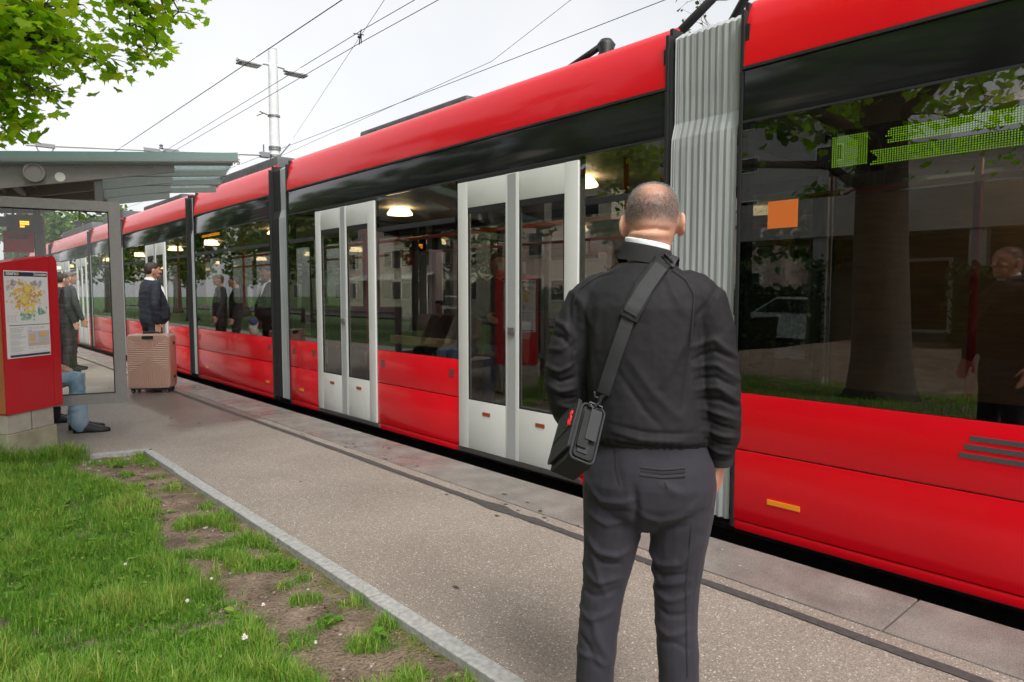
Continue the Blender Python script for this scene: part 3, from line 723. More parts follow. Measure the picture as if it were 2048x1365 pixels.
# pantograph folded up over the middle section
m = MB(); yc = 2.75; zc = 3.05; PH = 4.70
m.box(X0+.35, X1-.35, yc-.0, yc+.9, 3.0, 3.06, .01)
m.build('pantograph_base', 'roof_equipment', tram)
for xx in (X0+.75, X1-.75):
    MB().tube([(xx, yc+.75, 3.06), (X0+TW/2-.1, yc-.35, 3.95)], [.04, .03], 8).build('pantograph_arm', 'tram_dark', tram, smooth=True)
MB().tube([(X0+TW/2, yc-.35, 3.95), (X0+TW/2, yc+.45, 4.68)], [.03, .02], 8).build('pantograph_arm', 'tram_dark', tram, smooth=True)
m = MB(); m.tube([(X0+.45, yc+.45, 4.64), (X0+.6, yc+.45, 4.70), (X1-.6, yc+.45, 4.70), (X1-.45, yc+.45, 4.64)], .022, 6); m.build('pantograph_head', 'tram_dark', tram, smooth=True)
m = MB(); m.lathe([(.05, 3.06), (.07, 3.12), (.05, 3.15), (.07, 3.2), (.04, 3.24)], (X0+.28, 3.35, 0), 12); m.tube([(X0+.28, 3.35, 3.22), (X0+.25, 3.75, 3.10)], .025, 6); m.build('insulator', 'tram_dark', tram, smooth=True)
# bogies and wheels in the dark gap
def wheel(x, y):
    m = MB(); m.lathe([(.02, -.06), (.27, -.06), (.29, -.05), (.275, -.03), (.26, .03), (.26, .06), (.05, .05)], (x, y, .085), 28, axis='X'); w_ = m.build('wheel', 'rail_steel', tram, auto=30)
for (a, b) in ((.1, 1.7), (9.5, 11.3), (17.9, 19.5)):
    MB().box(X0+.35, X1-.35, a-.5, b+.5, -.13, -.03).build('bogie_frame', 'tram_dark', tram)
    for y in (a, b):
        for x in (X0+.66, X1-.66): wheel(x, y)
# LED displays behind the glass
def led(ya, yb, z0, z1, rows, cols, fill, m, name):
    q = MB(); x = X0+.047
    MB().box(X0+.050, X0+.075, ya-.04, yb+.04, z0-.03, z1+.03, .005).build('display_case', 'tram_black', tram)
    dy = (yb-ya)/cols; dz = (z1-z0)/rows
    for r in range(rows):
        for c_ in range(cols):
            if not fill(c_/cols, r/rows): continue
            cy = yb-(c_+.5)*dy; cz = z0+(r+.5)*dz; e = min(dy, dz)*.30
            q.add([(x, cy-e, cz-e), (x, cy+e, cz-e), (x, cy+e, cz+e), (x, cy-e, cz+e)], [(0,3,2,1)])
    q.build(name, m, tram)
g = random.Random(4)
def fgreen(u, v):
    if u < .13: return .02 < v < .98
    row = int(v*16); o = random.Random(row*7+1).uniform(-.015, .015)
    if v < .40 and u > .15+o: return row != 6 or u < .6
    if v > .56 and u > .20+o: return u < .93+o
    return False
led(.25, 1.60, 2.045, 2.215, 16, 120, fgreen, 'led_green', 'green_display')
led(10.85, 11.80, 2.30, 2.50, 9, 40, lambda u, v: (v > .35 and u < .98) or (v < .22 and u > .1), 'led_orange', 'orange_display')
# stickers, reflectors
MB().box(X0-.002, X0+.0007, 1.75, 1.92, 1.76, 1.91, .0005).build('sticker', 'orange', tram)
for yy in (1.69, 8.95, 11.4, 7.9): MB().box(X0-.006, X0-.0003, yy, yy+.19 if yy < 2 else yy+.11, .205, .235, .002).build('side_reflector', 'amber', tram)
m = MB()
for i in range(3): m.box(X0-.003, X0-.0004, .35, .95-i*.02, .645+i*.042, .668+i*.042)
m.build('vent_louver', 'louver', tram)
# seats
for y in (1.5, .75, 0.0): seat(y, X1-.35, 1)
for y in (2.95, 5.2, 5.85): seat(y, X0+.36, 1); 
for y in (3.2, 4.1, 5.0, 5.9, 6.8, 7.6): seat(y, X1-.35, 1)
for y in (9.3, 10.1, 10.9, 11.5): seat(y, X0+.36, 1); seat(y, X1-.35, 1)
for y in (12.8, 15.4, 16.2): seat(y, X0+.36, -1); seat(y, X1-.35, -1)
# wooden counter-like partition seen inside, between the doors
MB().box(X0+1.10, X0+1.14, .1, 2.02, .1, 2.05, .01).build('partition', 'interior_wood', tram)
MB().box(X0+.10, X0+.14, 4.86, 6.06, .35, .98, .01).build('partition', 'interior_wood', tram)
for yy in (): MB().box(X0+.3, X1-.2, yy, yy+.03, .4, 1.9, .01).build('partition', 'interior_wood', tram)
# ------------------------------------------------------------------ shelter
S0 = Vector((1.59, 7.42, 0)); SA = Vector((0.970, -0.2425, 0)); SB = Vector((0.2425, 0.970, 0)); UZ = Vector((0, 0, 1))
def sp(u, v, z): return S0 + SA*u + SB*v + UZ*z
def sbox(m, u0, u1, v0, v1, z0, z1, bev=0.0):
    return m.obox(sp((u0+u1)/2, (v0+v1)/2, (z0+z1)/2), SA*((u1-u0)/2), SB*((v1-v0)/2), UZ*((z1-z0)/2), bev)
shelter = thing('tram_shelter', 'grey steel and glass tram stop shelter with sloping glass roof', 'shelter', sp(-1.2, 1.8, 0))
RS = 0.086
def rz(u): return 2.72 + RS*u            # top of the roof glass
def end_panel(u0, u1, v, z0, z1, fw=.095):
    m = MB(); t = .03
    sbox(m, u1-fw, u1, v-t, v+t, z0, z1); sbox(m, u0, u0+fw, v-t, v+t, z0, z1)
    sbox(m, u0+fw+.0005, u1-fw-.0005, v-t+.001, v+t-.001, z1-fw, z1-.001); sbox(m, u0+fw+.0005, u1-fw-.0005, v-t+.001, v+t-.001, z0+.001, z0+fw)
    fr = m.build('panel_frame', 'shelter_grey', shelter)
    m = MB(); sbox(m, u0+fw-.01, u1-fw+.01, v-.004, v+.004, z0+fw-.01, z1-fw+.01); m.build('glass_pane', 'glass_shelter', fr)
    m = MB(); e = .010
    for q in ((u0+fw, u0+fw+e, z0+fw, z1-fw), (u1-fw-e, u1-fw, z0+fw, z1-fw), (u0+fw+e, u1-fw-e, z0+fw, z0+fw+e), (u0+fw+e, u1-fw-e, z1-fw-e, z1-fw)): sbox(m, q[0], q[1], v-.012, v+.012, q[2]+.0005, q[3]-.0005)
    m.build('glazing_seal', 'rubber', fr)
    return fr
end_panel(-2.15, 0.0, 0.0, .35, 2.27)
end_panel(-2.15, -.83, 1.98, .35, 2.27)
# roof beams: tapered plates, one per bay
def beam(v):
    t = .02; m = MB()
    prof = [(-2.45, rz(-2.45)-.11), (-.95, 2.30), (.46, rz(.46)-.205), (.46, rz(.46)-.105), (-2.45, rz(-2.45)-.105)]
    prof = [(-2.45, 2.27), (-.95, 2.335), (.48, rz(.48)-.165), (.48, rz(.48)-.095), (-2.45, rz(-2.45)-.095)]
    m.loft([[sp(u, v-t, z) for u, z in prof], [sp(u, v+t, z) for u, z in prof]])
    return fix_normals(m.build('roof_beam', 'shelter_grey', shelter))
for v in (.03, .75, 1.45, 2.12): beam(v)
for v in (.03, .75, 1.45, 2.12):
    m = MB(); prof = [(.485, rz(.485)-.095), (1.02, rz(1.02)-.095), (1.02, rz(1.02)-.035), (-2.5, rz(-2.5)-.035), (-2.5, rz(-2.5)-.094), (.48, rz(.48)-.094)]
    m.loft([[sp(u, v-.026, z) for u, z in prof], [sp(u, v+.026, z) for u, z in prof]]); fix_normals(m.build('roof_rail', 'shelter_grey', shelter))
# roof glass panes and the green edge profile
for v0, v1 in ((-.06, .75), (.75, 1.45), (1.45, 2.22)):
    m = MB(); prof = [(-2.55, rz(-2.55)-.032), (1.05, rz(1.05)-.032), (1.05, rz(1.05)-.014), (-2.55, rz(-2.55)-.014)]
    m.loft([[sp(u, v0+.005, z) for u, z in prof], [sp(u, v1-.005, z) for u, z in prof]]); fix_normals(m.build('roof_glass', 'glass_roof', shelter))
m = MB(); prof = [(-2.55, rz(-2.55)-.085), (1.06, rz(1.06)-.085), (1.06, rz(1.06)+.012), (-2.55, rz(-2.55)+.012)]
m.loft([[sp(u, -.085, z) for u, z in prof], [sp(u, -.062, z) for u, z in prof]]); fix_normals(m.build('roof_fascia', 'fascia_green', shelter))
m = MB(); prof = [(-2.55, rz(-2.55)-.075), (1.062, rz(1.062)-.075), (1.062, rz(1.062)-.052), (-2.55, rz(-2.55)-.052)]
m.loft([[sp(u, -.09, z) for u, z in prof], [sp(u, -.0855, z) for u, z in prof]]); fix_normals(m.build('fascia_bead', 'shelter_grey', shelter))
# ceiling board under the inner part of the roof and a light tube
m = MB(); prof = [(-2.44, 2.44), (-.2, 2.555), (-.2, 2.57), (-2.44, 2.455)]
m.loft([[sp(u, .06, z) for u, z in prof], [sp(u, 2.08, z) for u, z in prof]]); fix_normals(m.build('ceiling_board', 'ceiling_board', shelter))
m = MB(); m.tube([sp(-.85, .2, 2.40), sp(-.85, 1.9, 2.40)], .035, 8); m.tube([sp(-.99, .2, 2.40), sp(-.99, 1.9, 2.40)], .012, 6); m.build('light_tube', 'steel', shelter, smooth=True)
m = MB(); sbox(m, -.75, -.72, .06, 2.05, 2.44, 2.50); m.build('cable_duct', 'shelter_dark', shelter)
# bolts on the front beam
for i in range(9):
    u = -2.2 + i*.31; p = sp(u, .005, rz(u)-.112)
    m = MB(); m.ellipsoid(p, (.011, .011, .011), 8, 6); m.build('bolt', 'steel', shelter, smooth=True)
# loudspeaker and white disc on the beam
def disc(u, z, r, d, mt, name, rim=0.0):
    m = MB(); c = sp(u, .01, z); n_ = -SB
    ringsr = [(r, 0), (r, d), (r-rim, d), (r-rim-.003, d-.012)] if rim else [(r, 0), (r, d)]
    rings = [[c + n_*dd + SA*(rr_*math.cos(2*PI*j/28)) + UZ*(rr_*math.sin(2*PI*j/28)) for j in range(28)] for rr_, dd in ringsr]
    m.loft(rings); return fix_normals(m.build(name, mt, shelter, auto=30))
disc(-.66, 2.49, .084, .075, 'shelter_grey', 'loudspeaker', rim=.014)
disc(-.47, 2.475, .042, .006, 'white_paint', 'white_disc')
# posts
for (u, v) in ((-.17, .05), (-.90, 1.98)):
    m = MB(); sbox(m, u-.033, u+.033, v-.02, v+.02, 2.2705, 2.50); m.build('short_post', 'shelter_dark', shelter)
for (u, v) in ((-2.2, .0), (-2.2, 1.98), (-2.2, 1.0)):
    m = MB(); sbox(m, u-.05, u+.049, v-.05, v+.05, 0, 2.42); m.build('post', 'shelter_grey', shelter)
m = MB(); sbox(m, -2.26, -2.252, .06, 1.92, .3, 2.25); m.build('back_glass', 'glass_shelter', shelter)
# bench
m = MB(); sbox(m, -1.75, -1.28, .3, 1.85, .42, .45, .008); bench = tag(m.build('bench', 'interior_wood', None), 'wooden bench inside the tram stop shelter', 'bench')
for v in (.5, 1.1, 1.7):
    m = MB(); sbox(m, -1.6, -1.45, v-.03, v+.03, 0, .419); m.build('leg', 'shelter_grey', bench)
# departure display hanging under the roof and red notice board on the far panel
dp = thing('departure_display', 'small dark departure display with amber digits hanging under the shelter roof', 'display', sp(-1.0, 1.6, 2.07))
m = MB(); sbox(m, -1.13, -.80, 1.56, 1.66, 2.07, 2.26, .008); m.build('case', 'shelter_dark', dp)
m = MB(); sbox(m, -1.08, -1.06, 1.60, 1.62, 2.261, 2.52); sbox(m, -.87, -.85, 1.60, 1.62, 2.261, 2.52); m.build('hanger', 'shelter_dark', dp)
m = MB()
for j, z in enumerate((2.175, 2.152, 2.125)):
    for i in range(6 if j < 2 else 3): sbox(m, -1.005+i*.014, -.994+i*.014, 1.553, 1.557, z, z+.016)
m.build('amber_digits', 'led_orange', dp)
nb = thing('notice_board', 'red notice board on the far glass panel of the shelter', 'board', sp(-1.05, 1.93, 1.9))
m = MB(); sbox(m, -1.22, -.935, 1.925, 1.945, 1.87, 2.11, .004); m.build('panel', 'sign_red', nb)
m = MB(); sbox(m, -1.17, -.99, 1.9205, 1.9245, 2.02, 2.05); m.build('faded_line', 'shelter_dark', nb)

# ------------------------------------------------------------------ red stele with the zone map
A0 = Vector((0.600, 6.921, 0)); SE = Vector((0.756, 0.654, 0)).normalized(); SN = Vector((SE.y, -SE.x, 0))   # SN faces the camera
def st(u, d, z): return A0 + SE*u + SN*d + UZ*z
stele = thing('information_stele', 'red information stele with zone map poster on a pale stone base', 'sign', st(.25, -.1, 0))
def stbox(m, u0, u1, d0, d1, z0, z1, bev=0.0): return m.obox(st((u0+u1)/2, (d0+d1)/2, (z0+z1)/2), SE*((u1-u0)/2), SN*((d1-d0)/2), UZ*((z1-z0)/2), bev)
m = MB(); out = [(0, .40), (.497, .40), (.497, 1.727), (0, 1.65)]
m.loft([[st(u, d, z) for u, z in out] for d in (-.20, -.004, 0.0)]); fix_normals(m.build('board', 'sign_red', stele))
m = MB(); out = [(.501, .40), (.59, .40), (.59, 1.66), (.583, 1.70), (.565, 1.725), (.535, 1.733), (.501, 1.7275)]
m.loft([[st(u, d, z) for u, z in out] for d in (-.20, -.01, -.001)]); fix_normals(m.build('edge_column', 'sign_red', stele, auto=35))
m = MB(); stbox(m, -.006, -.0005, -.195, -.01, .41, 1.64); m.build('side_trim', 'sign_side', stele)
for u0, u1 in ((-.0, .25), (.255, .495)):
    m = MB(); stbox(m, u0+.01, u1-.0, -.18, -.015, .235, .398, .006); m.build('base_stone', 'stone_base', stele)
m = MB(); stbox(m, .0, .515, -.19, -.005, -.12, .232, .008); m.build('base_stone', 'stone_base_low', stele)
m = MB(); stbox(m, .30, .36, -.13, -.05, 1.60, 1.80, .01); 
# poster (flat print)
pu0, pu1, pz0, pz1 = .028, .474, .862, 1.592
m = MB(); stbox(m, pu0, pu1, .0005, .004, pz0, pz1, .0015); poster = m.build('poster', 'poster_white', stele)
def flat(name, quads, mt, d=.0045):
    q = MB()
    for pts in quads: q.add([st(pu0+u*(pu1-pu0), d, pz0+v*(pz1-pz0)) for u, v in pts], [tuple(range(len(pts)))])
    o = q.build(name, mt, poster)
    if len(quads) > 2: o['kind'] = 'stuff'
    return o
def rect(u0, u1, v0, v1): return [(u0, v0), (u1, v0), (u1, v1), (u0, v1)]
flat('header_bar', [rect(.012, .985, .937, .987), rect(.06, .99, .372, .379), rect(.06, .985, .012, .038)], 'poster_navy')
g = random.Random(21)
def blob(cx, cy, r, k=9, sq=.55): return [(cx+math.cos(2*PI*i/k)*r*g.uniform(.6, 1.15), cy+math.sin(2*PI*i/k)*r*sq*g.uniform(.6, 1.15)) for i in range(k)]
lil = [blob(g.uniform(.1, .85), g.gauss(.855, .02), g.uniform(.015, .04)) for i in range(60)] + [blob(.1+g.gauss(0, .03), .83+g.gauss(0, .02), .03) for i in range(14)]
flat('map_outer_zones', lil, 'print_lilac', .0046)
flat('map_pale_zones', [blob(g.gauss(.45, .19), g.gauss(.70, .075), g.uniform(.02, .05), 7) for i in range(120)], 'print_peach', .0048)
flat('map_orange_zones', [blob(g.gauss(.45, .18), g.gauss(.70, .075), g.uniform(.008, .028), 6) for i in range(230)] + [blob(.68+g.gauss(0, .06), .74+g.gauss(0, .04), .035, 4) for i in range(16)] + [blob(.35, .85, .05, 5), blob(.3, .60, .06, 5)], 'print_orange', .0051)
def ringp(cx, cy, r0, r1, k=14): return [[(cx+math.cos(2*PI*i/k)*r1, cy+math.sin(2*PI*i/k)*r1*.58), (cx+math.cos(2*PI*(i+1)/k)*r1, cy+math.sin(2*PI*(i+1)/k)*r1*.58), (cx+math.cos(2*PI*(i+1)/k)*r0, cy+math.sin(2*PI*(i+1)/k)*r0*.58), (cx+math.cos(2*PI*i/k)*r0, cy+math.sin(2*PI*i/k)*r0*.58)] for i in range(k)]
flat('map_city_rings', ringp(.5, .80, .03, .075) + ringp(.26, .765, .025, .055) + ringp(.42, .675, .04, .09) + ringp(.56, .565, .05, .105), 'print_yellow', .0054)
flat('map_white_gaps', [blob(g.gauss(.45, .18), g.gauss(.70, .08), g.uniform(.003, .012), 5) for i in range(170)] + [blob(.42, .675, .03), blob(.5, .80, .022)], 'poster_white', .0057)
flat('map_green_zones', [rect(u, u+g.uniform(.03, .06), v, v+g.uniform(.015, .035)) for u, v in [(g.uniform(.30, .62), g.uniform(.42, .50)) for i in range(26)] + [(g.uniform(.72, .93), g.uniform(.48, .56)) for i in range(16)]], 'print_green', .0052)
flat('map_green_lines', [rect(u, u+.004, v, v+g.uniform(.02, .05)) for u, v in [(g.uniform(.30, .66), g.uniform(.42, .5)) for i in range(22)] + [(g.uniform(.72, .96), g.uniform(.48, .56)) for i in range(12)]] + [rect(u, u+g.uniform(.04, .1), v, v+.003) for u, v in [(g.uniform(.30, .6), g.uniform(.42, .52)) for i in range(14)]], 'poster_white', .0056)
flat('map_lakes', [[(.15, .72), (.19, .75), (.22, .76), (.18, .725)], [(.58, .55), (.66, .52), (.72, .515), (.66, .53)], [(.74, .53), (.82, .56), (.80, .545)]], 'print_blue', .0059)
rows = [rect(.075, .075+g.uniform(.18, .37), .345-i*.0105, .345-i*.0105+.0045) for i in range(29) if i % 7 != 6]
rows += [rect(.03+j*.075, .03+j*.075+g.uniform(.03, .06), .475-i*.012, .475-i*.012+.004) for i in range(5) for j in range(3)] + [rect(.03, .26, .485, .489), rect(.03, .26, .415, .419)]
rows += [rect(.47+i*.17, .47+i*.17+.13, .095+j*.012, .095+j*.012+.004) for i in range(3) for j in range(2)] + [rect(.47+i*.14, .47+i*.14+.12, .33+j*.012, .335+j*.012) for i in range(3) for j in range(2)] + [rect(.52, .95, .05, .054)]
flat('small_print', rows, 'print_grey')
flat('ticket_table', [rect(.47, .98, .135, .30)], 'print_lilac', .0046); flat('ticket_table_dark', [rect(.72, .97, .16, .29), rect(.47, .98, .125, .138), rect(.47, .57, .30, .315)], 'print_grey', .0049)
flat('ticket_rows', [rect(.50, .64, .185+i*.022, .20+i*.022) for i in range(4)] + [rect(.73, .93, .23+i*.022, .245+i*.022) for i in range(3)] + [rect(.48, .97, .145, .158)], 'print_orange', .0053)
Mst = Matrix.Translation(st(pu0+.018, .0062, 1.5555)) @ Matrix(((SE.x, 0, SN.x, 0), (SE.y, 0, SN.y, 0), (0, 1, 0, 0), (0, 0, 0, 1)))
text_mesh('poster_title', 'libero', .044, Mst, 'poster_white', poster, ext=.0003, bold=.0011)
M2 = Mst.copy(); M2.translation = st(pu0+.122, .0062, 1.5555); text_mesh('poster_mark', '\u00bb', .048, M2, 'print_orange', poster, ext=.0003, bold=.0014)
M2 = Mst.copy(); M2.translation = st(pu1-.014, .0062, 1.557); text_mesh('poster_heading', 'Zonenplan', .032, M2, 'poster_white', poster, align='RIGHT', ext=.0003, bold=.0007)

# ------------------------------------------------------------------ lamp post, catenary
PX, PY = 7.58, 18.0
lamp = thing('street_lamp', 'pale steel pole with two lamp heads behind the tram', 'street lamp', (PX, PY, -.25))
m = MB(); m.tube([(PX, PY, -.25), (PX, PY, 4), (PX, PY, 7.82)], [.155, .14, .115], 20); m.build('pole', 'galvanised', lamp, auto=40)
MB().lathe([(.12, 7.82), (.12, 7.835), (.01, 7.85)], (PX, PY, 0), 20).build('cap', 'galvanised', lamp)
for s in (-1, 1):
    MB().tube([(PX+s*.10, PY, 7.42), (PX+s*.42, PY, 7.40)], .04, 8).build('arm', 'galvanised', lamp, smooth=True)
    m = MB(); rings = []
    for t, w_, h_ in ((.30, .07, .10), (.42, .13, .16), (.65, .15, .17), (.85, .14, .12), (.93, .11, .05)):
        zc = 7.36
        rings.append([(PX+s*t, PY+w_*q, zc+h_*p) for q, p in ((-1, -.2), (-.9, .5), (-.5, .95), (.5, .95), (.9, .5), (1, -.2))])
    m.loft(rings); hd = fix_normals(m.build('lamp_head', 'galvanised', lamp, auto=50))
    MB().box(PX+s*.36 if s > 0 else PX-.92, PX+.92 if s > 0 else PX-.36, PY-.15, PY+.15, 7.285, 7.322, .01).build('lamp_tray', 'steel', hd)
    MB().box(PX+s*.42 if s > 0 else PX-.84, PX+.84 if s > 0 else PX-.42, PY-.11, PY+.11, 7.27, 7.284).build('lamp_lens', 'white_paint', hd)
for z, e in ((6.10, .02), (5.28, .02), (5.22, .015), (5.05, .03)):
    m = MB(); m.lathe([(.14, z-e), (.158, z-e), (.158, z+e), (.14, z+e)], (PX, PY, 0), 18); m.build('clamp_band', 'steel', lamp)
m = MB(); m.tube([(PX-.15, PY, 6.1), (PX-.42, PY-.1, 6.13)], .015, 6); m.tube([(PX-.3, PY-.05, 6.12), (PX-.42, PY+.1, 6.06)], .012, 6); m.build('wire_clamp', 'bark_light', lamp)
m = MB(); m.tube([(PX+.15, PY, 5.1), (PX+.38, PY-.1, 5.42)], .018, 6); m.build('bracket', 'steel', lamp)
cant = thing('overhead_line_arm', 'long thin overhead line arm reaching left from the lamp pole over the track', 'arm', (PX-.15, PY, 5.06))
MB().tube([(2.12, PY, 4.58), (PX-.14, PY, 5.06)], .032, 10).build('arm_tube', 'galvanised', cant, smooth=True)
m = MB(); m.box(PX-.40, PY and PX-.16, PY-.08, PY+.08, 4.98, 5.12, .01); m.tube([(PX-.3, PY, 5.1), (PX-.3, PY, 5.32)], .02, 6); m.build('arm_mount', 'steel', cant)
for x in (2.46, 4.58, 5.0):
    z = 4.58 + (x-2.12)/(PX-.14-2.12)*.48
    m = MB(); m.tube([(x-.16, PY, z-.03), (x-.13, PY, z-.12), (x-.02, PY, z-.20), (x, PY, z-.26)], .012, 6); m.tube([(x+.16, PY, z-.03), (x+.13, PY, z-.12), (x+.02, PY, z-.20)], .012, 6); m.box(x-.18, x+.18, PY-.04, PY+.04, z-.045, z+.045, .008)
    m.build('wire_hanger', 'steel', cant)
for x in (2.25, 4.79):
    z = 4.58 + (x-2.12)/(PX-.14-2.12)*.48
    m = MB(); m.lathe([(.03, z+.03), (.05, z+.06), (.03, z+.09), (.05, z+.12), (.02, z+.15)], (x, PY, 0), 10); m.build('insulator', 'steel', cant)
npl = thing('number_plate', 'small white plate with number 15 under the overhead line arm', 'plate', (6.56, PY, 4.7))
zz = 4.58 + (6.56-2.12)/(PX-.14-2.12)*.48
MB().box(6.45, 6.67, PY-.006, PY+.006, zz-.31, zz-.08, .003).build('plate', 'white_paint', npl)
m = MB(); m.tube([(6.49, PY, zz-.08), (6.49, PY, zz)], .006, 5); m.tube([(6.63, PY, zz-.08), (6.63, PY, zz)], .006, 5); m.build('hanger', 'steel', npl)
Mn = Matrix.Translation((6.56, PY-.008, zz-.265)) @ Matrix(((1,0,0,0),(0,0,-1,0),(0,1,0,0),(0,0,0,1)))
text_mesh('digits', '15', .19, Mn, 'rubber', npl, align='CENTER', ext=.001, bold=.003)
def wire(name, label, pts, r, group=None):
    n = []
    for a, b in zip(pts[:-1], pts[1:]):
        a, b = Vector(a), Vector(b)
        for i in range(8): n.append(a.lerp(b, i/8))
    n.append(Vector(pts[-1]))
    o = MB().tube(n, r, 6).build(name, 'wire', None, smooth=True); return tag(o, label, 'wire', group)
wire('contact_wire', 'upper wire of the close pair running above the tram past the pole', [(4.75, -20, 4.93), (4.77, 8.4, 4.93), (4.79, 18, 4.76), (4.79, 80, 4.9)], .0048)
wire('contact_wire', 'lower wire of the close pair running above the tram past the pole', [(4.80, -20, 4.83), (4.80, 8.4, 4.80), (4.82, 18, 4.66), (4.82, 80, 4.8)], .0048)
wire('feeder_cable', 'thick dark cable crossing in front of the pole top', [(3.8, -20, 4.66), (3.8, 18, 4.66), (3.8, 80, 4.8)], .0065)
wire('contact_wire', 'thin wire of the far track leaving the roofline low, right of the pole', [(8.4, -20, 5.68), (8.4, 18, 5.6), (8.4, 80, 5.6)], .006)
wire('contact_wire', 'upper thin wire of the far track crossing its neighbour over the tram', [(8.4, -20, 7.6), (8.4, 8.0, 6.2), (8.4, 10.0, 5.72), (8.5, 24, 5.3)], .0045)
wire('span_wire', 'fine steep wire tied to the contact wires right of the pole', [(8.1, 18, 5.6), (4.77, 8.39, 4.88), (2.1, .68, 4.30)], .0032)
m = MB(); m.ellipsoid((4.77, 8.45, 4.86), (.03, .03, .02), 8, 6); m.tube([(4.74, 8.35, 4.92), (4.82, 8.55, 4.80)], .008, 6); m.tube([(4.73, 8.54, 4.92), (4.82, 8.42, 4.89)], .007, 6); m.tube([(4.78, 8.42, 4.88), (4.78, 8.42, 4.77)], .007, 6)
tag(m.build('wire_clamp', 'wire', None, smooth=True), 'knot of clamps where the fine wire meets the contact wires', 'clamp')
# ------------------------------------------------------------------ trees, hedges, buildings
MAPLE = np.array([(0,0),(.10,.04),(.30,-.02),(.52,.10),(.40,.20),(.62,.34),(.46,.40),(.48,.52),(.24,.50),(.20,.66),(.10,.60),(.0,.98),
                  (-.10,.60),(-.20,.66),(-.24,.50),(-.48,.52),(-.46,.40),(-.62,.34),(-.40,.20),(-.52,.10),(-.30,-.02),(-.10,.04)], float)
LEAF4 = np.array([(0,0),(.42,.35),(.30,.75),(0,1.0),(-.30,.75),(-.42,.35)], float)
def leaves(P, size, shape, seed, droop=0.6, tone=None):
    """one flat, slightly folded leaf per point"""
    g = np.random.default_rng(seed); n = len(P); k = len(shape)
    az = g.uniform(0, 2*PI, n); tilt = np.clip(g.normal(droop, .45, n), -.6, 1.5); roll = g.normal(0, .5, n); s = size*g.uniform(.65, 1.25, n)
    d = np.stack([np.cos(az)*np.cos(tilt), np.sin(az)*np.cos(tilt), -np.sin(tilt)], 1)
    sd = np.stack([-np.sin(az), np.cos(az), np.zeros(n)], 1); up = np.cross(d, sd)
    sd2 = sd*np.cos(roll)[:, None] + up*np.sin(roll)[:, None]; up2 = np.cross(d, sd2)
    V = P[:, None, :] + s[:, None, None]*(sd2[:, None, :]*shape[None, :, 0:1] + d[:, None, :]*shape[None, :, 1:2] + up2[:, None, :]*(0.22*np.abs(shape[None, :, 0:1])))
    F = np.arange(n*k).reshape(n, k)
    t = np.clip(g.normal(.42, .2, n), 0, 1) if tone is None else tone
    return V.reshape(-1, 3), F, np.repeat(t, k)
def branch(m, a, b, r0, r1, sag=0.0, k=6, rng=None):
    a, b = Vector(a), Vector(b); pts = []; L = (b-a).length
    for i in range(k+1):
        t = i/k; p = a.lerp(b, t); p.z += math.sin(PI*t)*sag
        if rng and 0 < i < k: p += Vector((rng.gauss(0, .03), rng.gauss(0, .03), rng.gauss(0, .03)))*L
        pts.append(p)
    m.tube(pts, [r0+(r1-r0)*i/k for i in range(k+1)], 7); return pts
# --- the near maple: trunk beside the lawn, one limb hangs into the upper left of the picture
mp_rng = random.Random(5)
TX, TY = -2.35, 3.45
maple = thing('maple_tree', 'big maple with bright green leaves, its branches hanging over the shelter', 'tree', (TX, TY, 0))
m = MB(); m.tube([(TX, TY, -.1), (TX, TY, .15), (TX+.02, TY, .6), (TX+.02, TY+.05, 1.8), (TX-.05, TY+.1, 3.2), (TX, TY+.1, 5.2), (TX+.1, TY, 7.5)], [.55, .42, .36, .33, .30, .22, .10], 18)
m.build('trunk', 'bark', maple, smooth=True)
limbs = MB(); tips = []
for i in range(15):
    a = i*2.4 + .4; z0 = 2.9 + i*.30; L = 4.0*(1-.035*i)*mp_rng.uniform(.8, 1.05)
    e = (TX+math.cos(a)*L, TY+math.sin(a)*L*1.05, z0+1.2+mp_rng.uniform(.2, 1.2))
    if e[0] > .2 and e[2] < 4.6: e = (e[0], e[1], 4.9)
    pts = branch(limbs, (TX, TY+.08, z0), e, .10-.004*i, .018, .25, 7, mp_rng)
    for p in pts[2:]:
        for q in range(3):
            t = p + Vector((mp_rng.gauss(0, .6), mp_rng.gauss(0, .6), mp_rng.gauss(.1, .4)))
            branch(limbs, p, t, .018, .005, .05, 3, mp_rng); tips.append(t)
limbs.build('limbs', 'bark', maple, smooth=True)
g = np.random.default_rng(2)
Pt = np.array([tuple(t) for t in tips])
Pc = Pt[g.integers(0, len(Pt), 9000)] + g.normal(0, .34, (9000, 3))
def in_view_low(P):  # keep the sightline over the lawn free: foliage in front starts above these heights
    d = np.hypot(P[:, 0], P[:, 1]); return (P[:, 0] > -.15*P[:, 1]-.1) & (P[:, 2] < 1.9 + .52*d)
Pc = Pc[~((Pc[:, 0] > -.5) & (Pc[:, 2] < 2.0 + .50*np.hypot(Pc[:, 0], Pc[:, 1]))) & (Pc[:, 2] > 2.7)]
V, F, T = leaves(Pc, .14, MAPLE, 3)
npmesh('crown', V, F, 'maple_leaf', maple, tone=T)
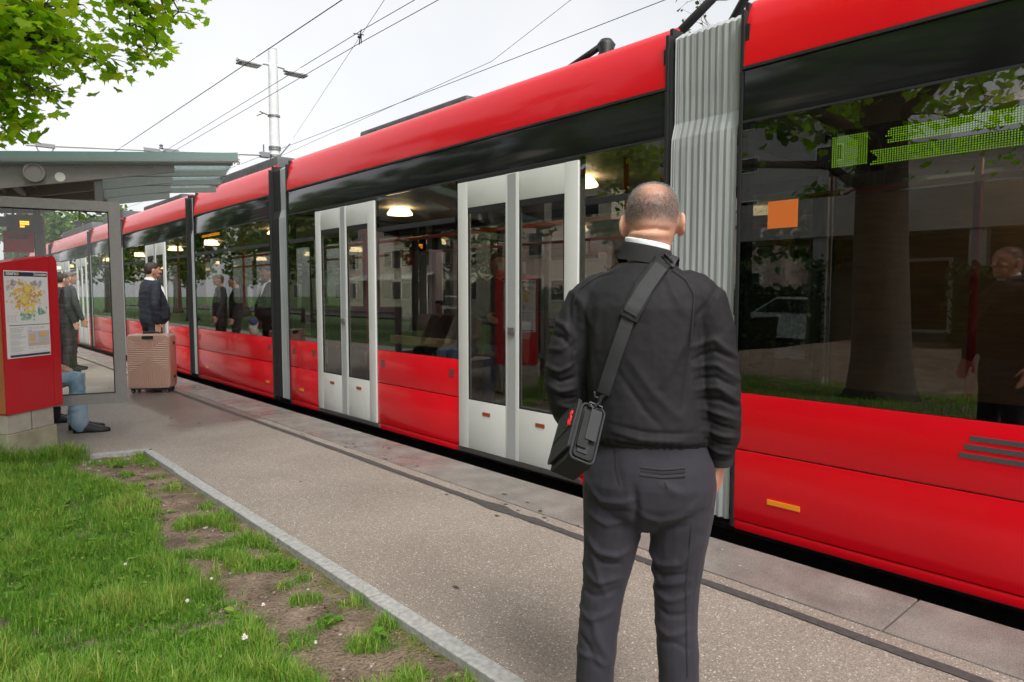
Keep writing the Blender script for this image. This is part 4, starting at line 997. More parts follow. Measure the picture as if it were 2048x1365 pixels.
# hanging sprays: twigs with layered leaves
spr = MB(); SP = []; ST = []
def spray(a, ends, n, spread, size_pts, seed, tone):
    r_ = random.Random(seed)
    for e in ends:
        pts = branch(spr, a, e, .016, .004, .05, 6, None)
        for p in pts[1:]:
            for q in range(3):
                d = Vector((r_.gauss(0, spread), r_.gauss(0, spread), r_.gauss(-.01, spread*.55)))
                t = p + d; branch(spr, p, t, .005, .002, .01, 2)
                for z in range(n):
                    SP.append(t + Vector((r_.gauss(0, .075), r_.gauss(0, .075), r_.gauss(0, .042)))); ST.append(min(1, max(0, r_.gauss(tone, .2))))
def loc(x, y, z): return Vector((x, y, z))
knot = loc(.36, 5.35, 2.96)
branch(spr, (TX+.1, TY+.15, 2.75), (-.9, 4.6, 3.05), .07, .04, .12, 6, mp_rng); branch(spr, (-.9, 4.6, 3.05), tuple(knot), .04, .022, .03, 5)
spray(knot, [(1.02, 5.35, 2.96), (.95, 5.6, 3.18), (.78, 5.2, 2.82), (1.12, 5.45, 3.02), (.80, 5.35, 3.05)], 7, .13, 0, 1, .50)
spray(knot, [(.62, 5.3, 3.22), (.85, 5.5, 3.32), (.5, 5.2, 3.12), (.40, 5.4, 3.35), (.95, 5.3, 3.28)], 7, .14, 0, 2, .55)
spray(loc(.30, 5.2, 2.75), [(.72, 5.3, 2.66), (.55, 5.2, 2.70), (.62, 5.4, 2.78), (.80, 5.45, 2.74)], 6, .11, 0, 3, .42)
spray(loc(.25, 5.2, 2.60), [(.52, 5.3, 2.47), (.48, 5.3, 2.38), (.50, 5.2, 2.55)], 6, .075, 0, 4, .40)
spray(loc(1.2, 5.0, 3.62), [(1.24, 5.15, 3.05), (1.32, 5.2, 3.00), (1.18, 5.05, 3.12), (1.38, 5.2, 3.08)], 5, .075, 0, 5, .50)
spray(loc(1.2, 5.0, 3.62), [(1.42, 5.1, 3.28), (1.50, 5.1, 3.32)], 4, .06, 0, 6, .55)
branch(spr, tuple(knot), (1.2, 5.0, 3.62), .02, .012, .12, 5); branch(spr, (-.9, 4.6, 3.05), (.25, 5.2, 2.60), .03, .014, .05, 5); branch(spr, (-.9, 4.6, 3.05), (.30, 5.2, 2.75), .03, .014, .05, 5)
spr.build('hanging_twigs', 'bark', maple, smooth=True)
V, F, T = leaves(np.array([tuple(p) for p in SP]), .070, MAPLE, 8, droop=.45, tone=np.array(ST))
npmesh('hanging_leaves', V, F, 'maple_leaf', maple, tone=T)

def tree(name, label, x, y, h, r, zb, n, size, seed, lm='tree_leaf', cone=False, group=None, tone=.42, bark='bark', z0=-.3):
    rg = random.Random(seed); g = np.random.default_rng(seed)
    t = thing(name, label, 'tree', (x, y, z0), group)
    m = MB(); m.tube([(x, y, z0), (x+.05, y, z0+.4), (x, y, h*.5), (x, y, h*.92)], [.30*r/3+.12, .2*r/3+.10, .14*r/3+.05, .03], 10)
    cl = []
    for i in range(26 if not cone else 60):
        if cone:
            zz = zb + (h-zb)*(i/60); rr_ = r*(1-(i/60))**.9; a = i*2.4; cl.append((x+math.cos(a)*rr_*.7, y+math.sin(a)*rr_*.7, zz, rr_*.45+.15))
        else:
            u = rg.uniform(-.9, 1); a = rg.uniform(0, 2*PI); q = math.sqrt(1-u*u)*rg.uniform(.55, 1.0)
            cl.append((x+math.cos(a)*q*r, y+math.sin(a)*q*r, zb+(h-zb)*(.5+.5*u), r*rg.uniform(.22, .40)))
    for c in cl[::2]: m.tube([(x, y, min(h*.8, max(zb*.8, c[2]-1.0))), (c[0], c[1], c[2])], [.06, .015], 5)
    m.build('trunk', bark, t, smooth=True)
    C_ = np.array(cl); idx = g.integers(0, len(C_), n); dirs = g.normal(0, 1, (n, 3)); dirs /= np.linalg.norm(dirs, axis=1)[:, None]
    P = C_[idx, :3] + dirs*(C_[idx, 3:4]*g.uniform(.3, 1.05, (n, 1)))*np.array([1, 1, .75])
    tn = np.clip(tone + .10*(idx % 5 - 2)*.5 + g.normal(0, .16, n), 0, 1)
    V, F, T = leaves(P, size, LEAF4, seed+50, tone=tn)
    npmesh('crown', V, F, lm, t, tone=T); return t
# beyond the tram stop, down the street (seen through the shelter glass)
tree('street_tree', 'pale green leafy tree at the end of the platform seen through the glass', 10.5, 62, 9.0, 4.2, 2.0, 2600, .42, 31, group='trees beyond the platform end', tone=.75)
tree('street_tree', 'round mid green tree far left behind the shelter glass', 5.5, 58, 9.0, 3.6, 1.5, 2600, .40, 32, group='trees beyond the platform end')
tree('spruce_tree', 'tall dark spruce standing between the far trees', 9.4, 74, 13.2, 3.2, 1.5, 3000, .45, 33, cone=True, group='trees beyond the platform end', tone=.25)
tree('street_tree', 'dense tree beyond the tram nose', 14.5, 70, 8.5, 4.0, 2.0, 2200, .42, 34, group='trees beyond the platform end', tone=.6)
# the lawn side (mirrored in the tram's windows)
for i, (x, y, h, r) in enumerate(((-6.5, 34, 9, 3.2), (-6.5, 46, 10, 3.6), (-8, 58, 11, 4.0), (-7.0, 72, 10, 3.6), (-17, 10.5, 9, 2.6), (-11, -3.5, 10, 3.4), (-11, 39, 10, 3.6), (-12, 52, 10, 3.8), (-11, 65, 11, 4.0), (-13, 82, 11, 4.4))):
    tree('lawn_tree', ['leafy tree on the lawn nearest the shelter', 'broad tree on the lawn behind the shelter', 'tall tree further along the lawn', 'tree near the shops along the street', 'slim tree in front of the concrete house', 'tree at the lawn corner behind the viewer', 'back row tree nearest the shop houses', 'back row tree before the pink house', 'back row tree before the green house', 'back row tree at the far end'][i], x, y, h, r, 2.2, 2600, .32, 60+i, group='trees on the lawn side', tone=.62)
tree('tall_tree', 'tall tree with a high crown behind the shelter', -9, 17, 13, 4.2, 5.5, 3600, .34, 71, group='tall trees on the lawn side', tone=.55)
tree('tall_tree', 'tall tree with a high crown near the shop houses', -11, 27, 14, 4.4, 6.0, 3600, .36, 72, group='tall trees on the lawn side', tone=.6)
# across the street
for i, (x, y, h, r) in enumerate(((22, 9.5, 8, 3.0), (23, 19, 9, 3.4), (22.5, 30, 9, 3.4), (23, 1.5, 7, 2.6))):
    tree('roadside_tree', ['roadside tree across the road in line with the second door', 'roadside tree across the road behind the lamp pole', 'third roadside tree across the road', 'small roadside tree across the road on the right'][i], x, y, h, r, 2.4, 2000, .34, 80+i, group='trees across the road', tone=.5)
# bare twiggy tree rising over the tram roof
bt = thing('budding_tree', 'almost bare tree with thin budding twigs behind the tram roof', 'tree', (12.6, 5.6, -.1))
m = MB(); rg = random.Random(12); bx, by = 12.6, 5.6
m.tube([(bx, by, -.1), (bx, by, 3), (bx+.1, by-.1, 6.5), (bx+.25, by-.2, 10.5)], [.26, .22, .16, .05], 10)
buds = []
def twig(p, d, L, r, lev):
    e = p + d*L; mid = p.lerp(e, .5) + Vector((rg.gauss(0, .06), rg.gauss(0, .06), rg.gauss(.03, .05)))*L
    m.tube([p, mid, e], [r, r*.75, r*.45], 5)
    if lev == 0:
        buds.extend([mid, e]); return
    for i in range(3):
        nd = (d + Vector((rg.gauss(0, .55), rg.gauss(0, .55), rg.gauss(.15, .4)))).normalized()
        twig(p.lerp(e, rg.uniform(.4, 1)), nd, L*rg.uniform(.5, .75), r*.5, lev-1)
for i in range(16):
    a = rg.uniform(0, 2*PI); z = rg.uniform(4.6, 9.5)
    twig(Vector((bx, by, z)), Vector((math.cos(a), math.sin(a), rg.uniform(.1, .7))).normalized(), rg.uniform(1.1, 1.9), .04, 3)
m.build('branches', 'bark_light', bt, smooth=True)
V, F, T = leaves(np.array([tuple(b) for b in buds]), .09, LEAF4, 4, tone=np.full(len(buds), .15)); npmesh('buds', V, F, 'tree_leaf', bt, tone=T)

def hedge(label, x0, x1, y0, y1, z1, n, size, seed):
    g = np.random.default_rng(seed)
    h = thing('hedge', label, 'hedge', ((x0+x1)/2, (y0+y1)/2, 0))
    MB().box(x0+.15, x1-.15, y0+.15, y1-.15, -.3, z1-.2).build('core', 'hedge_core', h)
    f = g.uniform(0, 1, (n, 3)); P = np.stack([x0+(x1-x0)*f[:, 0], y0+(y1-y0)*f[:, 1], -.1+(z1+.1)*f[:, 2]], 1)
    fc = g.integers(0, 3, n); P[fc == 0, 0] = np.where(g.uniform(size=(fc == 0).sum()) < .5, x0, x1)+g.normal(0, .08, (fc == 0).sum()); P[fc == 1, 2] = z1+g.normal(0, .08, (fc == 1).sum())
    P += g.normal(0, .06, P.shape); V, F, T = leaves(P, size, LEAF4, seed+1); npmesh('foliage', V, F, 'hedge_leaf', h, tone=T)
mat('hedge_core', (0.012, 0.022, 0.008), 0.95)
hedge('dark hedge in front of the concrete house on the lawn', -13.5, -12, 9.0, 16.5, 2.3, 5000, .16, 5)
hedge('low hedge beside the concrete house door', -13.5, -12.3, -2.5, 5.6, 2.0, 4000, .16, 6)
hedge('clipped hedge across the road', 24, 25.2, -10, 34, 1.6, 6000, .22, 7)

def building(name, label, x0, x1, y0, y1, h, wall, floors, nwin, face, win='window_dark', roof=None, ww=1.1, wh=1.3, z_first=1.0):
    b = thing(name, label, 'building', ((x0+x1)/2, (y0+y1)/2, -.3))
    MB().box(x0, x1, y0, y1, -.3, h).build('wall', wall, b)
    xf = x1 if face > 0 else x0
    for f in range(floors):
        z = z_first + f*(h-z_first)/floors
        for i in range(nwin):
            yy = y0 + (y1-y0)*(i+.5)/nwin
            o = MB().box(min(xf, xf+face*.06), max(xf, xf+face*.06), yy-ww/2-.08, yy+ww/2+.08, z-.08, z+wh+.08).build('window', 'white_paint', b)
            MB().box(min(xf+face*.061, xf+face*.075), max(xf+face*.061, xf+face*.075), yy-ww/2, yy+ww/2, z, z+wh).build('pane', win, o)
    if roof: MB().box(x0-.4, x1+.4, y0-.4, y1+.4, h+.002, h+.35).build('roof', roof, b)
    return b
# low concrete house with pillars, mirrored in the nearest window
ch = thing('concrete_house', 'low concrete house with pillars on the lawn side', 'building', (-18, 6, -.3))
MB().box(-16.5, -14, -6, 19, 3.15, 4.35).build('balcony_slab', 'concrete_wall', ch)
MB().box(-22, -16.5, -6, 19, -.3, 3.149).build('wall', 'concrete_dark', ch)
MB().box(-22, -15.2, -6, 8.2, 4.352, 5.5).build('upper_wall', 'render_cream', ch)
MB().box(-22.3, -14.9, -6.2, 8.5, 5.502, 5.75).build('roof', 'concrete_dark', ch)
for y in (-3, 1.2, 5.4, 9.6, 13.8, 18): MB().box(-14.5, -14.1, y-.2, y+.2, -.3, 3.148).build('pillar', 'concrete_wall', ch)
for y in (-1, 3, 7.4): 
    o = MB().box(-16.499, -16.42, y-.8, y+.8, .2, 2.5).build('window', 'white_paint', ch); MB().box(-16.419, -16.40, y-.7, y+.7, .3, 2.4).build('pane', 'window_dark', o)
tw = building('tower_block', 'grey tower block with small slot windows behind the lawn trees', -52, -38, 17, 40, 34, 'concrete_wall', 11, 4, 1, ww=1.6, wh=.9)
building('shop_house', 'pink plastered house with shops in the street beyond the lawn', -34, -24, 44, 58, 9, 'render_pink', 3, 5, 1, roof='roof_tile')
building('shop_house', 'green plastered house beside the pink one', -34, -24, 58.5, 74, 9.5, 'render_green', 3, 5, 1, roof='roof_tile')
building('shop_house', 'cream plastered house nearest the lawn trees', -36, -26, 28, 43.5, 9, 'render_cream', 3, 5, 1, roof='roof_tile')
for i, (x, y, h, c) in enumerate(((28, 2, 7.5, 'render_cream'), (28, 22, 9, 'render_pink'), (28, 44, 8, 'render_cream'))):
    building('street_house', ['cream house across the road opposite the man', 'pinkish house across the road left of the first', 'cream house furthest along the far side of the road'][i], x, x+9, y-8, y+9, h, c, 3, 5, -1, roof='roof_tile')
# pavement and road on the lawn side
struct(MB().box(-23.8, -17, 20, 120, -.318, -.20).build('side_road', 'asphalt_road'))
# shop awnings
for i, y in enumerate((46, 50, 54)):
    a = MB(); a.loft([[(-24, y-1.8, 3.1), (-22.2, y-1.8, 2.6), (-22.2, y-1.8, 2.5), (-24, y-1.8, 3.0)], [(-24, y+1.8, 3.1), (-22.2, y+1.8, 2.6), (-22.2, y+1.8, 2.5), (-24, y+1.8, 3.0)]])
    tag(fix_normals(a.build('awning', 'white_paint', None)), ['white shop awning nearest the lawn', 'white shop awning in the middle', 'white shop awning furthest along'][i], 'awning', 'shop awnings')
# parked cars across the road, glimpsed through the tram
def car(x, y, label, paint):
    c = thing('parked_car', label, 'car', (x, y, -.10), 'cars parked across the road'); z0 = -.10
    prof = [(-2.1, .30), (-2.15, .62), (-1.9, .80), (-1.2, .92), (-.55, 1.38), (.75, 1.42), (1.5, .98), (2.05, .88), (2.15, .55), (2.1, .30)]
    m = MB(); m.loft([[(x+sx, y+p*(1 if abs(sx) < .8 else .985), z0+(q if q < .95 or abs(sx) < .8 else q-.04)) for p, q in prof] for sx in (-.86, -.72, .72, .86)]); fix_normals(m.build('body', paint, c, auto=35))
    m = MB(); m.loft([[(x+sx, y+p, z0+q) for p, q in [(-1.05, .96), (-.5, 1.33), (.7, 1.36), (1.3, 1.0)]] for sx in (-.868, .868)]); fix_normals(m.build('side_windows', 'window_dark', c))
    for yy in (-1.3, 1.3):
        for xx in (-.86, .86):
            m = MB(); m.lathe([(.05, -.1), (.30, -.1), (.32, -.06), (.32, .06), (.30, .1), (.05, .1)], (x+xx*.93, y+yy, z0+.32), 18, axis='X'); m.build('wheel', 'rubber', c, auto=30)
car(18.8, 8.5, 'silver car parked across the road', 'car_paint'); car(18.8, 14.5, 'blue car parked across the road', 'car_blue'); car(18.8, 24, 'grey car parked further along the road', 'car_paint')
# ------------------------------------------------------------------ people
def head_parts(m, c, s=1.0, yaw=0.0, n=22):
    """closed shapes of a head: c = centre of the skull, facing +y turned by yaw"""
    Rz = Matrix.Rotation(yaw, 3, 'Z'); c = Vector(c)
    def P(x, y, z): return c + Rz @ (Vector((x, y, z))*s)
    rings = []
    for z, a, b, cy in ((-.135, .050, .050, -.004), (-.10, .056, .060, -.004), (-.072, .063, .074, .002), (-.045, .070, .086, .004), (-.012, .0755, .094, .003), (.022, .0765, .097, .0), (.052, .070, .089, -.002), (.073, .056, .072, -.004), (.087, .036, .046, -.005), (.0935, .013, .016, -.005)):
        rings.append([P(a*math.copysign(abs(math.cos(t))**.92, math.cos(t)), cy + b*math.sin(t), z) for t in [2*PI*j/n for j in range(n)]])
    m.loft(rings)
    M3 = Rz
    m.ellipsoid(P(0, .052, -.075), (.052*s, .046*s, .048*s), 12, 8, M3)          # jaw
    m.ellipsoid(P(0, .088, -.110), (.024*s, .018*s, .016*s), 10, 6, M3)          # chin
    m.ellipsoid(P(0, .078, .018), (.055*s, .022*s, .016*s), 12, 6, M3)           # brow
    m.tube([P(0, .094, .008), P(0, .108, -.022), P(0, .116, -.040)], [.008*s, .012*s, .015*s], 8, round_ends=True)   # nose
    m.ellipsoid(P(0, .098, -.072), (.024*s, .010*s, .006*s), 10, 6, M3); m.ellipsoid(P(0, .097, -.083), (.022*s, .010*s, .007*s), 10, 6, M3)   # lips
    for e in (-1, 1): m.ellipsoid(P(e*.038, .076, -.038), (.022*s, .020*s, .018*s), 10, 6, M3)   # cheeks
    for e in (-1, 1): ear_parts(m, P, e, s)
    return P
def ear_parts(m, P, e, s):
    pts = []
    for t in np.linspace(-.3, 1.0, 9):        # helix rim
        a = PI*.5 + (t*1.35)*PI*.75
        pts.append(P(e*(.086 + .010*math.sin(max(0, min(1, t))*PI)), -.006 + .017*math.cos(a), -.030 + .032*math.sin(a)))
    m.tube(pts, .0055*s, 6, round_ends=True)
    m.ellipsoid(P(e*.081, -.004, -.026), (.006*s, .014*s, .026*s), 8, 8); m.ellipsoid(P(e*.082, .004, -.056), (.006*s, .009*s, .011*s), 8, 6)
    m.ellipsoid(P(e*.076, .002, -.030), (.012*s, .012*s, .028*s), 8, 6); m.ellipsoid(P(e*.084, -.008, -.024), (.0075*s, .0155*s, .027*s), 10, 8)
def hand_parts(m, w, d, up, s=1.0, curl=.5):
    """palm and five fingers from wrist w along d; up = direction of the back of the hand"""
    w, d, up = Vector(w), Vector(d).normalized(), Vector(up).normalized(); sd = d.cross(up).normalized(); up = sd.cross(d)
    m.tube([w - d*.03, w + d*.03*s, w + d*.085*s], [.026*s, .034*s, .036*s], 10, flat=.55, round_ends=True) if False else None
    c = [w + d*t*s for t in (-.02, .02, .055, .088)]
    rings = []
    for p, a, b in zip(c, (.024, .034, .040, .038), (.019, .018, .015, .012)):
        rings.append([p + sd*(a*s*math.cos(2*PI*j/12)) + up*(b*s*math.sin(2*PI*j/12)) for j in range(12)])
    m.loft(rings)
    for k, (o, L) in enumerate(((-.029, .066), (-.010, .078), (.010, .074), (.028, .058))):
        p = w + d*.082*s + sd*o*s; dd = d.copy(); pts = [p - d*.012*s]
        for q in (.45, .32, .23):
            pts.append(p); p = p + dd*L*q*s; dd = (dd - up*curl*.62).normalized()
        pts.append(p); m.tube(pts, [.0098*s, .0095*s, .0092*s, .0085*s, .0072*s], 8, round_ends=True)
    p = w + d*.018*s - sd*.028*s
    m.tube([p, p - sd*.024*s + d*.026*s - up*.008*s, p - sd*.030*s + d*.052*s - up*.018*s, p - sd*.028*s + d*.070*s - up*.028*s], [.013*s, .0115*s, .010*s, .0085*s], 8, round_ends=True)
def shoe_parts(c, yaw, s=1.0):
    m = MB(); Rz = Matrix.Rotation(yaw, 3, 'Z'); c = Vector(c); rings = []
    for y, wd, h in ((-.085, .022, .050), (-.075, .034, .085), (-.03, .040, .095), (.03, .041, .078), (.09, .047, .055), (.14, .046, .042), (.175, .034, .034), (.19, .016, .024)):
        rings.append([c + Rz @ Vector((wd*s*x, y*s, h*s*z)) for x, z in ((-.9, 0), (-1, .12), (-.97, .35), (-.75, .8), (-.3, 1), (.3, 1), (.75, .8), (.97, .35), (1, .12), (.9, 0))])
    m.loft(rings)
    return m
SKULL_Z = [-.135, -.10, -.072, -.045, -.012, .022, .052, .073, .087, .0935]; SKULL_A = [.050, .056, .063, .070, .0755, .0765, .070, .056, .036, .013]; SKULL_B = [.050, .060, .074, .086, .094, .097, .089, .072, .046, .016]
def hair_cap(m, c, s, yaw, thick=.005, low=-.035, front=.050, n=22):
    Rz = Matrix.Rotation(yaw, 3, 'Z'); c = Vector(c); k = 12; outer = []
    for i in range(k):
        f = math.sin(i/(k-1)*PI*.5); ring_ = []
        for j in range(n):
            t = 2*PI*j/n; y = math.sin(t); zl = low + (front-low)*max(0, y)**.6 - (.03 if y < -.3 else 0)
            z = zl + (.0933-zl)*f; A = float(np.interp(z, SKULL_Z, SKULL_A)); B = float(np.interp(z, SKULL_Z, SKULL_B))
            th = thick*(.1 if i == 0 else (.6 if i == 1 else 1))
            ring_.append(c + Rz @ (Vector(((A+th)*math.copysign(abs(math.cos(t))**.92, math.cos(t)), (B+th)*y, z + thick*1.1*f))*s))
        outer.append(ring_)
    m.loft(outer); return m
def person(label, loc, yaw, H, jacket, trousers, hair, pose=None, shoe='shoe_black', group=None, belly=0.0, voxel=.0095, head_yaw=0.0, sleeve=1.0, top_low=.86, seated=False, collar=None, girth=1.0, leg=1.0, foot=1.0):
    """standing or seated figure; local frame faces +y"""
    k = H/1.75
    J = dict(hip=[(-.095, 0, .90), (.095, 0, .90)], knee=[(-.105, .015, .48), (.105, .015, .48)], ankle=[(-.11, -.02, .09), (.11, -.02, .09)],
             shoulder=[(-.19, 0, 1.42), (.19, 0, 1.42)], elbow=[(-.245, -.03, 1.14), (.245, -.03, 1.14)], wrist=[(-.245, .06, .90), (.245, .06, .90)], head=(0, .025, 1.635), lift=0)
    if pose: J.update(pose)
    M = Matrix.Translation(loc) @ Matrix.Rotation(yaw, 4, 'Z') @ Matrix.Scale(k, 4)
    p = thing('person', label, 'person', loc, group)
    V_ = Vector; hp = [V_(h) for h in J['hip']]; hc = (hp[0]+hp[1])/2; hd = V_(J['head']); sh = [V_(q) for q in J['shoulder']]; sc_ = (sh[0]+sh[1])/2
    fwd = J.get('chest_fwd', 0.0)
    def torso(m, g_, zlow):
        rings = []
        ax = sc_ + V_((0, 0, .02)) - hc
        for t, a, b, cy in ((zlow, .158, .115, .01), (.12, .165, .118+belly, .012+belly*.8), (.35, .160, .115+belly, .012+belly*.9), (.6, .168, .112+belly*.5, .01+belly*.4), (.8, .175, .108, .0), (.93, .160, .085, -.005), (1.03, .10, .062, -.01), (1.10, .058, .052, -.005)):
            cpt = hc + ax*t + V_((0, cy, 0))
            rings.append([cpt + V_((a*g_*math.copysign(abs(math.cos(2*PI*j/22))**.85, math.cos(2*PI*j/22)), b*g_*math.sin(2*PI*j/22), 0)) for j in range(22)])
        m.loft(rings)
    # body
    m = MB(); head_parts(m, hd, 1.0, head_yaw); m.tube([sc_ + V_((0, -.005, -.06)), (sc_+hd)*.5 + V_((0, -.01, -.02)), hd + V_((0, 0, -.06))], [.06, .054, .054], 12, round_ends=True)
    torso(m, .86, -.05); 
    for i in (0, 1):
        e, w_ = V_(J['elbow'][i]), V_(J['wrist'][i]); m.tube([sh[i], (sh[i]+e)/2, e, (e+w_)/2, w_], [.045, .043, .036, .034, .025], 10, round_ends=True)
        d = (w_-e).normalized(); s_ = 1 if i else -1
        hand_parts(m, w_ + d*.012, d + V_((0, 0, -.1)), V_((s_*.9, -.35, 0)), 1.0, J.get('curl', .55))
        kn, an = V_(J['knee'][i]), V_(J['ankle'][i]); m.tube([hp[i], kn, an], [.07, .05, .036], 10, round_ends=True)
    me = fuse(m, voxel*.85, 3); me.transform(M); link('body', me, 'skin', p, True)
    # jacket
    m = MB(); torso(m, 1.06*girth, J.get('hem', -.10))
    for i in (0, 1):
        e, w_ = V_(J['elbow'][i]), V_(J['wrist'][i]); m.tube([sh[i]*.92+sc_*.08, (sh[i]+e)/2, e, (e+w_)/2, w_ - (w_-e)*.04], [.072, .064, .056, .052, .045], 12, round_ends=True)
    if collar: m.tube([sc_ + V_((0, -.012, -.0)), sc_ + V_((0, -.008, .085))], [.078, .066], 14)
    me = fuse(m, voxel, 3)
    Vv, Nn = mesh_np(me); f = vnoise(Vv*np.array([9, 9, 22]), 1.0, 3+len(label)); f2 = vnoise(Vv, 30, 9)
    set_co(me, Vv + Nn*((f*.006 + f2*.002)*(.4+.6*(Vv[:, 2:3].ravel() < sc_.z-.05)))[:, None]); me.transform(M); jk = link('jacket', me, jacket, p, True)
    # trousers
    m = MB(); m.ellipsoid(hc + V_((0, -.005, .02)), (.165*girth, .118+belly*.5, .115), 16, 10)
    for i in (0, 1):
        kn, an = V_(J['knee'][i]), V_(J['ankle'][i]); m.tube([hp[i] + V_((0, 0, .03)), (hp[i]+kn)/2, kn, (kn+an)/2, an + V_((0, 0, -.02))], [q*leg for q in (.098, .088, .070, .066, .062)], 14, round_ends=True)
    me = fuse(m, voxel, 3)
    Vv, Nn = mesh_np(me); f = vnoise(Vv*np.array([8, 8, 20]), 1.0, 7+len(label)) + .5*vnoise(Vv*np.array([20, 20, 42]), 1.0, 2); set_co(me, Vv + Nn*(f*.010)[:, None]); me.transform(M); link('trousers', me, trousers, p, True)
    for i in (0, 1):
        an = V_(J['ankle'][i]); sy = J.get('toe', (.08, -.08))[i]
        q = shoe_parts((an.x, an.y+.035, an.z-.09), sy, foot); q.xform(M); fix_normals(q.build('shoe', shoe, p, smooth=True))
    m = MB(); hair_cap(m, hd, 1.0, head_yaw)
    me = bpy.data.meshes.new('hair'); me.from_pydata(m.v, [], m.f); me.transform(M); fix_normals(link('hair', me, hair, p, True))
    if collar:
        m = MB(); rings = []
        cc = sc_ + V_((0, -.005, .055))
        for dz, rr_ in ((-.03, .088), (.035, .078), (.048, .068), (.03, .060)):
            rings.append([cc + V_((rr_*math.cos(t), rr_*math.sin(t)*(1.0) + .012, dz - .06*max(0, math.sin(t)))) for t in [2*PI*j/20 for j in range(20)]])
        m.loft(rings, cap=False); m.tube([cc + V_((.035, .075, -.03)), cc + V_((.055, .125, -.10)), cc + V_((.065, .150, -.22)), cc + V_((.06, .165, -.36))], [.026, .032, .026, .014], 8, flat=.6, round_ends=True)
        m.tube([cc + V_((-.035, .075, -.03)), cc + V_((-.055, .125, -.10)), cc + V_((-.065, .150, -.22)), cc + V_((-.06, .165, -.36))], [.026, .032, .026, .014], 8, flat=.6, round_ends=True)
        m.xform(M); fix_normals(m.build('fleece_collar', collar, p, smooth=True))
    return p
# man with the suitcase (head turned towards the tram)
SM = (2.73, 11.05)
person('man in dark denim jacket with white fleece collar holding the suitcase', (SM[0], SM[1], 0), R(-84), 1.88, 'denim_dark', 'denim_dark', 'hair_dark', dict(elbow=[(-.245, -.03, 1.14), (.275, -.05, 1.14)], wrist=[(-.245, .06, .90), (.245, -.02, .915)], curl=.9, hem=-.02), belly=.035, girth=1.16, collar='cloth_white', head_yaw=R(-4))
# the pair waiting beyond the shelter glass
person('man in black jacket and trousers behind the shelter glass, nearer the sign', (2.10, 14.35, 0), R(-70), 1.78, 'cloth_black', 'cloth_black', 'hair_dark', dict(), group='men behind the shelter glass', girth=1.08)
person('man in grey jacket behind the shelter glass, facing the tram, nearer the tram', (2.27, 14.75, 0), R(-84), 1.82, 'cloth_grey', 'cloth_grey', 'hair_grey', dict(elbow=[(-.245, -.03, 1.14), (.245, .04, 1.15)], wrist=[(-.245, .06, .90), (.235, .13, .91)], ankle=[(-.11, .06, .09), (.11, -.02, .09)]), group='men behind the shelter glass', belly=.02)
# seated people in the shelter
def seated_pose(sep=.09): return dict(hip=[(-.095, 0, .52), (.095, 0, .52)], knee=[(-.11, .44, .53), (.11+sep*.2, .44, .54)], ankle=[(-.11, .40, .09), (.12, .46, .09)], shoulder=[(-.19, -.05, 1.02), (.19, -.05, 1.02)],
    elbow=[(-.25, .05, .76), (.25, .05, .76)], wrist=[(-.16, .26, .66), (.16, .26, .66)], head=(0, .0, 1.235), hem=-.05)
pu = sp(-.90, .60, 0)
person('seated person in light blue jeans and black trainers in the shelter', (pu.x, pu.y, 0), math.atan2(SA.y, SA.x)-PI/2, 1.76, 'cloth_beige', 'denim', 'hair_grey', seated_pose(), leg=1.22, foot=1.18)
pu = sp(-1.18, 1.35, 0)
person('seated person in dark clothes deeper inside the shelter, only shoes showing', (pu.x, pu.y, 0), math.atan2(SA.y, SA.x)-PI/2, 1.70, 'cloth_grey', 'cloth_black', 'hair_dark', seated_pose())
# passengers inside the tram
person('passenger in dark jacket and jeans standing by the white doors', (X0+.62, 4.95, .09), R(150), 1.72, 'cloth_black', 'cloth_blue', 'hair_grey', dict(elbow=[(-.245, .08, 1.16), (.245, .08, 1.16)], wrist=[(-.16, .28, 1.12), (.16, .28, 1.12)]), group='passengers in the tram', voxel=.013)
person('passenger in tan coat behind the door panes next to the man', (X0+.80, 3.55, .09), R(60), 1.66, 'cloth_tan', 'cloth_blue', 'hair_grey', dict(), group='passengers in the tram', voxel=.013)
person('passenger with tan jacket seated by the large window on the right', (X1-.36, 1.0, .05), R(160), 1.70, 'cloth_tan', 'cloth_grey', 'hair_grey', seated_pose(), group='passengers in the tram', voxel=.013)

# ------------------------------------------------------------------ the man in front
MP = Vector((1.633, 1.224, 0)); PH_ = math.atan2(MP.x, MP.y)
MM = Matrix.Translation(MP) @ Matrix.Rotation(-PH_, 4, 'Z')
man = thing('person', 'man in black bomber jacket and grey trousers standing with his back turned', 'person', tuple(MP))
def ring(cx, cy, z, a, b, n=30, sq=.9, tilt=0.0, tx=0.0):
    out = []
    for j in range(n):
        t = 2*PI*j/n; c_, s_ = math.cos(t), math.sin(t)
        x = a*math.copysign(abs(c_)**sq, c_); y = b*math.copysign(abs(s_)**sq, s_)
        out.append(Vector((cx+x, cy+y, z + tilt*y + tx*x)))
    return out
# --- skin: head, neck, inner body, hands in pockets
m = MB(); hs = 1.0; HC = Vector((.003, .02, 1.629))
head_parts(m, HC, .96, R(-3), n=36)
m.loft([ring(-.010, .0, z, a, b, 24) for z, a, b in ((1.40, .085, .075), (1.46, .070, .064), (1.51, .056, .060), (1.545, .055, .064), (1.575, .057, .070))])
pass       # roll of skin under the nape crease

